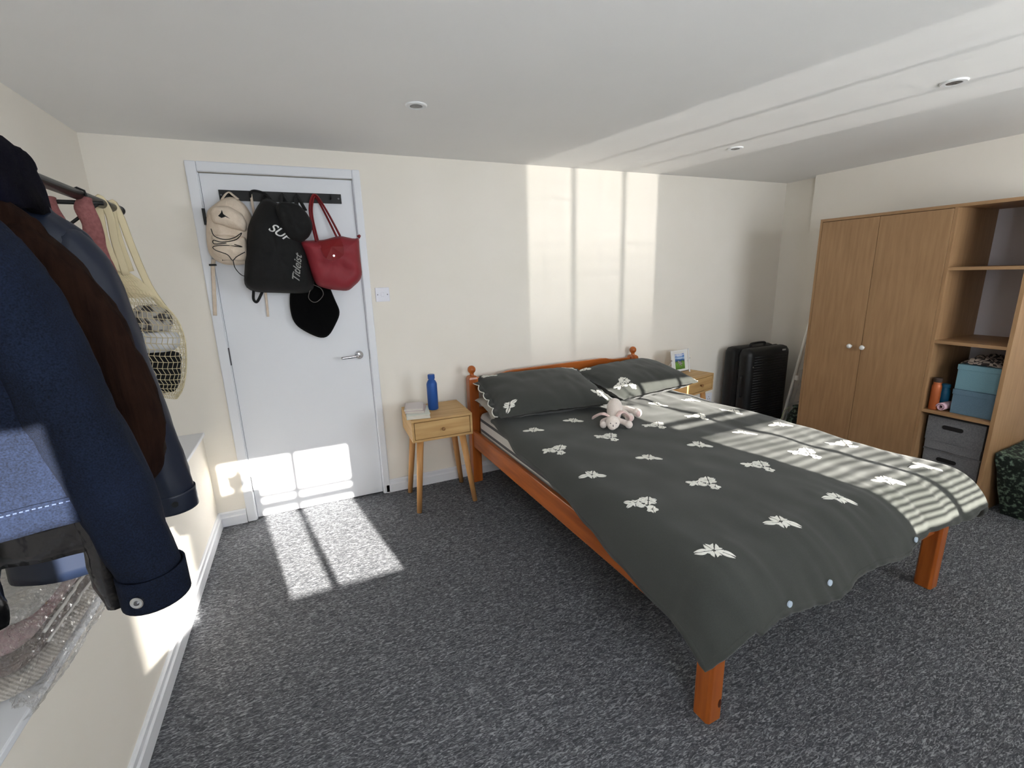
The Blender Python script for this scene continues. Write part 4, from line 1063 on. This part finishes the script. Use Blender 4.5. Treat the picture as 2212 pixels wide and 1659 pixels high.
# collar
cl = [[(RX + (.072 + .012 * q) * math.cos(a), -2.12 + (.055 + .02 * q) * math.sin(a) , 1.572 - .042 * q) for a in [math.radians(-20 + 220 * k / 20 + 160) for k in range(21)]] for q in (0, .4, 1)]
G(dj).loft(cl, cap=False, closed=False).obj('collar', M('brown_cord_collar', (60, 42, 30), .95, sheen=.3), dj, smooth=True, solid=.006)

# black leather jacket just behind
m_lea = M('black_leather', (5, 5, 6), .20, spec=.4, bump=.6, bscale=16, nscale=16, detail=3, bdist=.012)
lj = jacket('leather_jacket', 'black leather jacket just behind the denim one, shiny hem showing below it', m_lea, -2.030,
            [(0, 0, 1.530, .050, .030), (0, 0, 1.50, .07, .034), (0, 0, 1.47, .085, .036), (0, 0, 1.35, .110, .040), (0, 0, 1.15, .115, .042), (0, 0, .985, .120, .042)],
            [(.050, 0, 1.455, .030, .034), (.068, 0, 1.38, .040, .036), (.085, 0, 1.20, .040, .036), (.090, -.01, 1.02, .036, .034), (.098, -.01, .865, .032, .030)], m_blk, .07, .010, 3.0)
# brown corduroy
m_brn = M('dark_brown_corduroy', (25, 13, 9), .95, col2=(36, 21, 14), nscale=90, nstretch=(1, 1, .05), bump=.3, bscale=160, spec=.1)
bj = jacket('corduroy_jacket', 'dark brown corduroy jacket with rumpled sleeve, third on the rail', m_brn, -1.955,
            [(0, 0, 1.570, .050, .030), (0, 0, 1.550, .068, .034), (0, 0, 1.52, .085, .036), (0, 0, 1.35, .12, .040), (0, 0, 1.20, .12, .042), (0, 0, 1.03, .12, .042)],
            [(.052, 0, 1.520, .034, .034), (.074, 0, 1.475, .046, .040), (.098, 0, 1.42, .050, .042), (.118, 0, 1.35, .052, .042), (.132, 0, 1.27, .052, .042), (.143, 0, 1.195, .050, .042), (.133, 0, 1.11, .048, .042), (.122, 0, 1.06, .036, .034)], m_blk, .05, .008, 5.0)
# slate raincoat
m_rain = M('slate_navy_raincoat', (15, 24, 42), .45, bump=.06, bscale=8, nscale=8)
rc = jacket('raincoat', 'slate navy smooth raincoat with snap cuffs, behind the brown jacket', m_rain, -1.800,
            [(0, 0, 1.590, .040, .035), (0, 0, 1.572, .048, .040), (0, 0, 1.548, .075, .045), (0, 0, 1.520, .095, .050), (0, 0, 1.45, .105, .056), (-.01, 0, 1.20, .115, .060), (-.05, 0, .97, .11, .062), (-.06, 0, .835, .11, .062)],
            [(.060, 0, 1.525, .034, .040), (.074, 0, 1.47, .046, .048), (.087, 0, 1.38, .048, .050), (.098, 0, 1.28, .048, .050), (.114, 0, 1.15, .048, .050), (.130, 0, 1.02, .047, .048), (.135, 0, .96, .045, .046), (.136, 0, .93, .043, .044)], m_blk, .03, .003, 8.0, 'coat')
c = Vector((RX + .150, -1.800 - .045, .952))
G(rc).tube([c, c + Vector((.15, -1, 0)).normalized() * .004], .0065, 16).obj('cuff_snap', m_blk, rc)
band(rc, 'cuff', m_rain, RX + .136, -1.800, .926, .972, .0455, .0465, th=.002)

# fuzzy dark scarf thrown over the rod
m_fur = M('dark_fuzzy_wool', (8, 6, 9), 1.0, col2=(12, 12, 26), nscale=6, spec=.1, bump=.5, bscale=160, bdist=.006)
fs = thing('wool_scarf', 'dark fuzzy wool scarf thrown over the near part of the rail', 'scarf', (RX, -1.88, 1.55), group=None)
rings = []
for k in range(31):
    q = k / 30; y = -2.03 + .262 * q; ring = []
    tw = math.sin(math.pi * min(1, max(0, q))) ** .35
    for j in range(29):
        a = math.pi * (j / 28) * 1.0
        # an arch over the rod with long sides
        if j <= 6: px, pz = .036 + .010 * (1 - j / 6), -.085 + .085 * j / 6
        elif j >= 22: px, pz = -.036 - .010 * (j - 22) / 6, -.085 * (j - 22) / 6
        else:
            aa = math.pi * (j - 6) / 16; px, pz = .036 * math.cos(aa), .036 * math.sin(aa)
        w_ = .55 + .45 * tw
        ring.append((RX - .002 + px * w_ + .006 * nz(q * 9, j * .4), y, RZ + .004 + (pz if pz < 0 else pz * w_) + .006 * nz(q * 8, j * .3, 4)))
    rings.append(ring)
fo = G(fs).loft(rings, cap=False, closed=False).obj('drape', m_fur, fs, smooth=True, solid=.016, offset=0)

# pink top on a black hanger
pt = thing('pink_top', 'dusty pink knotted top on a black hanger at the far part of the rail', 'top', (RX, -1.50, 1.40), group='clothes on the rail')
m_dp = M('dusty_pink_knit', (124, 74, 74), .95, col2=(138, 88, 86), nscale=120, bump=.3)
G(pt).tube([(x, -1.50, z) for x, z in ((RX - .014, RZ + .004), (RX - .012, RZ + .012), (RX, RZ + .0165), (RX + .013, RZ + .010), (RX + .015, RZ - .003), (RX + .004, RZ - .016), (RX, RZ - .02), (RX - .02, 1.632))], .0025, 8).obj('hanger_hook', m_blk, pt, smooth=True)
G(pt).tube([(.04, -1.50, 1.632), (.20, -1.50, 1.630)], .0052, 10).obj('hanger', m_blk, pt, smooth=True)
G(pt).tube([(.060, -1.50, 1.630), (.122, -1.50, 1.577), (.19, -1.50, 1.630)], .0045, 10).obj('hanger', m_blk, pt, smooth=True)
for pts, r in (([(.100, -1.50, 1.640), (.100, -1.512, 1.615), (.110, -1.512, 1.585), (.120, -1.510, 1.55), (.13, -1.50, 1.50)], [.012, .016, .015, .017, .03]),
               ([(.165, -1.50, 1.640), (.165, -1.514, 1.615), (.172, -1.514, 1.58), (.168, -1.510, 1.54), (.155, -1.50, 1.49)], [.015, .020, .019, .022, .035])):
    sp_ = spline(pts, 6); rr = [interp([(i / (len(r) - 1), r[i]) for i in range(len(r))], k / (len(sp_) - 1)) for k in range(len(sp_))]
    G(pt).tube(sp_, rr, 14, flat=.55, up=(0, 1, 0)).obj('strap', m_dp, pt, smooth=True)
G(pt).loft(tubeloft(rs([(.145, -1.50, 1.515, .03, .016), (.14, -1.50, 1.48, .05, .022), (.14, -1.50, 1.30, .06, .024)], 12), 28, .08, 5, 2, .004)).obj('body', m_dp, pt, smooth=True)

# string bag on the rod end with things inside
m_net = M('cream_cotton_string', (206, 192, 158), .9)
nb = thing('string_bag', 'cream cotton string bag hanging from the far end of the rail', 'bag', (.20, -1.30, 1.09))
prof = [(1.470, .148, .016, .012), (1.44, .166, .030, .016), (1.40, .184, .042, .024), (1.34, .203, .058, .038), (1.28, .208, .064, .048), (1.22, .206, .062, .050), (1.16, .202, .054, .046), (1.115, .200, .040, .036), (1.09, .200, .022, .020)]
PR = rs([(z, x, rx, ry) for z, x, rx, ry in prof], 27)
g = G(nb); nn_ = 30
vs_, fs_ = [], []
for i, (z, x, rx, ry) in enumerate(PR):
    for k in range(nn_):
        a = 2 * math.pi * (k + .5 * (i % 2) + i * .12) / nn_
        vs_.append((x + rx * math.cos(a), -1.305 + ry * math.sin(a), z - .010 * math.cos(a) * (1 if i > 3 else 0)))
for i in range(len(PR) - 1):
    for k in range(nn_):
        a = i * nn_ + k; b_ = i * nn_ + (k + 1) % nn_
        if i % 2 == 0: fs_ += [(a, b_, b_ + nn_, a + nn_)]
        else: fs_ += [(a, b_, b_ + nn_, a + nn_)]
g.add(vs_, fs_)
no = g.obj('net', m_net, nb, fix=False)
md = no.modifiers.new('wire', 'WIREFRAME'); md.thickness = .0026; md.use_replace = True; md.use_even_offset = False
no['kind'] = 'stuff'
def straploop(pts, r=.0095): return G(nb).tube(spline(pts, 6), r, 8, flat=.16, up=(0, 1, 0))
straploop([(.150, -1.318, 1.47), (.140, -1.335, 1.55), (.146, -1.352, 1.62), (RX - .002, -1.356, RZ + .015), (.166, -1.35, 1.62), (.160, -1.33, 1.55), (.165, -1.318, 1.46)]).obj('handle', m_net, nb, smooth=True)
straploop([(.172, -1.300, 1.47), (.160, -1.295, 1.56), (.156, -1.285, 1.63), (RX + .003, -1.275, RZ + .0155), (.172, -1.282, 1.62), (.185, -1.29, 1.54), (.208, -1.30, 1.43), (.240, -1.305, 1.35)]).obj('handle', m_net, nb, smooth=True)
R = tubeloft(rs([(.150, -1.305, 1.475, .012, .009), (.165, -1.305, 1.445, .028, .015), (.178, -1.305, 1.415, .035, .020), (.186, -1.305, 1.395, .036, .021)], 8), 28, .05, 5, 0, .0)
G(nb).loft(R, cap=False).obj('gathered_rim', m_net, nb, smooth=True)
for nm, label, mt_, tab, sd in (('folded_cloth', 'black cloth in the bottom of the string bag', M('black_cloth', (14, 14, 16), .95), [(.202, -1.305, 1.228, .036, .030), (.203, -1.305, 1.215, .050, .040), (.202, -1.305, 1.17, .047, .040), (.200, -1.305, 1.13, .036, .032), (.200, -1.305, 1.105, .020, .018)], 1),
                            ('folded_cloth', 'white cloth in the middle of the string bag', M('white_cloth', (206, 206, 208), .95), [(.202, -1.305, 1.292, .034, .028), (.204, -1.305, 1.28, .050, .040), (.204, -1.305, 1.25, .052, .042), (.203, -1.305, 1.232, .036, .030)], 2),
                            ('folded_cloth', 'grey patterned cloth in the top of the string bag', M('grey_pattern_cloth', (66, 62, 62), .95, col2=(170, 166, 160), nscale=40, lo=.45, hi=.55), [(.195, -1.305, 1.372, .020, .012), (.200, -1.305, 1.355, .040, .026), (.203, -1.305, 1.32, .048, .034), (.203, -1.305, 1.296, .036, .030)], 3)):
    ct = thing(nm, label, 'cloth', (.202, -1.305, tab[-1][2]), group='cloths in the string bag')
    G(ct).loft(tubeloft(rs(tab, 14), 26, .05, 4, sd, .004)).obj('bundle', mt_, ct, smooth=True)

# ------------------------------------------------------------------ vacuum-packed clothes on the ledge
ZL = .598
def folded(name, label, mat, x0, x1, y0, y1, z0, z1, seed, rz=0.0, wr=.006):
    t = thing(name, label, 'folded clothes', ((x0 + x1) / 2, (y0 + y1) / 2, z0), rz, 'packed clothes on the ledge')
    hx, hy, h = (x1 - x0) / 2, (y1 - y0) / 2, z1 - z0
    rings = []
    for q in range(11):
        f = q / 10; zz = f * h; e = 1 - (abs(2 * f - 1) ** 3) * .12; ring = []
        for k in range(48):
            a = 2 * math.pi * k / 48; c_, s_ = math.cos(a), math.sin(a)
            sx_ = math.copysign(abs(c_) ** .35, c_); sy_ = math.copysign(abs(s_) ** .35, s_)
            ring.append((hx * e * sx_ + wr * nz(c_ * 2 + seed, s_ * 2, f * 3), hy * e * sy_ + wr * nz(c_ * 2, s_ * 2 + seed, f * 3), zz))
        rings.append(ring)
    o = G().loft(rings).obj('fold', mat, t, smooth=True)
    return t
m_knit = bpy.data.materials.new('cream_rib_knit'); m_knit.use_nodes = True
nt = m_knit.node_tree; b = nt.nodes['Principled BSDF']; b.inputs['Roughness'].default_value = .95
tc = nt.nodes.new('ShaderNodeTexCoord'); wv = nt.nodes.new('ShaderNodeTexWave'); wv.inputs['Scale'].default_value = 55; wv.bands_direction = 'DIAGONAL'
cr = nt.nodes.new('ShaderNodeValToRGB'); cr.color_ramp.elements[0].color = (*lin((176, 168, 158)), 1); cr.color_ramp.elements[1].color = (*lin((218, 212, 203)), 1)
nt.links.new(tc.outputs['Object'], wv.inputs[0]); nt.links.new(wv.outputs['Fac'], cr.inputs[0]); nt.links.new(cr.outputs[0], b.inputs['Base Color'])
folded('folded_knitwear', 'cream ribbed knitwear at the bottom of the vacuum bag', m_knit, -.235, .012, -1.885, -1.45, ZL + .004, ZL + .040, 1)
folded('folded_trousers', 'taupe folded garment in the middle of the vacuum bag', M('taupe_cloth', (104, 92, 88), .95, col2=(120, 106, 102), nscale=12), -.235, .002, -1.86, -1.44, ZL + .041, ZL + .072, 2)
folded('folded_shirt', 'pale grey and pink folded garment below the top one in the vacuum bag', M('pale_pink_cloth', (196, 180, 178), .9, col2=(178, 140, 146), nscale=7), -.235, -.012, -1.84, -1.46, ZL + .073, ZL + .112, 3)
folded('folded_shirt', 'pale grey folded garment on top of the vacuum bag', M('pale_grey_cloth', (190, 188, 184), .9, col2=(200, 198, 194), nscale=8), -.235, -.006, -1.79, -1.43, ZL + .113, ZL + .150, 4)
folded('folded_jumper', 'rust brown folded jumper at the back end of the vacuum bag', M('rust_wool', (110, 62, 38), .95, col2=(124, 74, 46), nscale=20), -.235, -.02, -1.425, -1.27, ZL + .045, ZL + .115, 5)
# the clear film
m_film = bpy.data.materials.new('clear_plastic_film'); m_film.use_nodes = True
nt = m_film.node_tree; nt.nodes.remove(nt.nodes['Principled BSDF']); out = nt.nodes['Material Output']
tr = nt.nodes.new('ShaderNodeBsdfTransparent'); tr.inputs[0].default_value = (.93, .93, .93, 1); gl = nt.nodes.new('ShaderNodeBsdfGlossy'); gl.inputs['Roughness'].default_value = .05
mxs = nt.nodes.new('ShaderNodeMixShader'); lw = nt.nodes.new('ShaderNodeLayerWeight'); lw.inputs[0].default_value = .35
mr = nt.nodes.new('ShaderNodeMapRange'); mr.inputs[3].default_value = .10; mr.inputs[4].default_value = .75
tc = nt.nodes.new('ShaderNodeTexCoord'); nn1 = nt.nodes.new('ShaderNodeTexNoise'); nn1.inputs['Scale'].default_value = 34; nn1.inputs['Detail'].default_value = 5; nn1.inputs['Distortion'].default_value = 1.5
bp = nt.nodes.new('ShaderNodeBump'); bp.inputs['Strength'].default_value = 1.0; bp.inputs['Distance'].default_value = .05
nt.links.new(tc.outputs['Object'], nn1.inputs['Vector']); nt.links.new(nn1.outputs['Fac'], bp.inputs['Height']); nt.links.new(bp.outputs[0], gl.inputs['Normal']); nt.links.new(bp.outputs[0], lw.inputs['Normal'])
nt.links.new(lw.outputs['Facing'], mr.inputs[0]); nt.links.new(mr.outputs[0], mxs.inputs[0]); nt.links.new(tr.outputs[0], mxs.inputs[1]); nt.links.new(gl.outputs[0], mxs.inputs[2]); nt.links.new(mxs.outputs[0], out.inputs[0])
vb = thing('vacuum_bag', 'clear plastic vacuum storage bag round the clothes stack on the ledge', 'storage bag', (-.11, -1.7, ZL))
rings = []
prof = [(.034, .010, .002), (.048, .006, .012), (.052, .030, .040), (.036, .012, .080), (.022, .006, .125), (-.01, .0, .160), (-.12, -.10, .168)]
def film(s, t):
    # s runs along the ledge, t across from the overhanging edge up and over the stack
    y = -1.955 + .74 * s
    q = t * (len(prof) - 1); i = min(int(q), len(prof) - 2); f = q - i
    x = prof[i][0] * (1 - f) + prof[i + 1][0] * f; z = prof[i][2] * (1 - f) + prof[i + 1][2] * f
    endf = min(1, (1 - s) / .18, s / .16 + .02)
    x -= .02 * (1 - endf)
    z *= .45 + .55 * endf
    w_ = .012 * nz(s * 12, t * 7, 3) + .008 * abs(nz(s * 30, t * 18, 5)) + .004 * nz(s * 70, t * 40, 7)
    return (x + .004 + w_, y + .01 * nz(s * 10, t * 10, 8), ZL + .002 + max(0, z + .006 + w_ * .6))
G(vb).grid(film, 120, 60).obj('film', m_film, vb, smooth=True)
G(vb).tube([film(k / 40, .62) for k in range(6, 36)], .0035, 6).obj('zip_strip', M('milky_zip_plastic', (206, 202, 196), .4), vb, smooth=True)
G(vb).tube([film(k / 40, .54) for k in range(6, 36)], .0030, 6).obj('zip_strip', MATS['milky_zip_plastic'], vb, smooth=True)
a_, b_ = Vector(film(.50, .58)), Vector(film(.575, .58))
G(vb).tube([a_, a_ * .5 + b_ * .5, b_], [.007, .009, .006], 10).obj('zip_slider', M('pale_yellow_slider', (214, 190, 140), .5), vb, smooth=True)
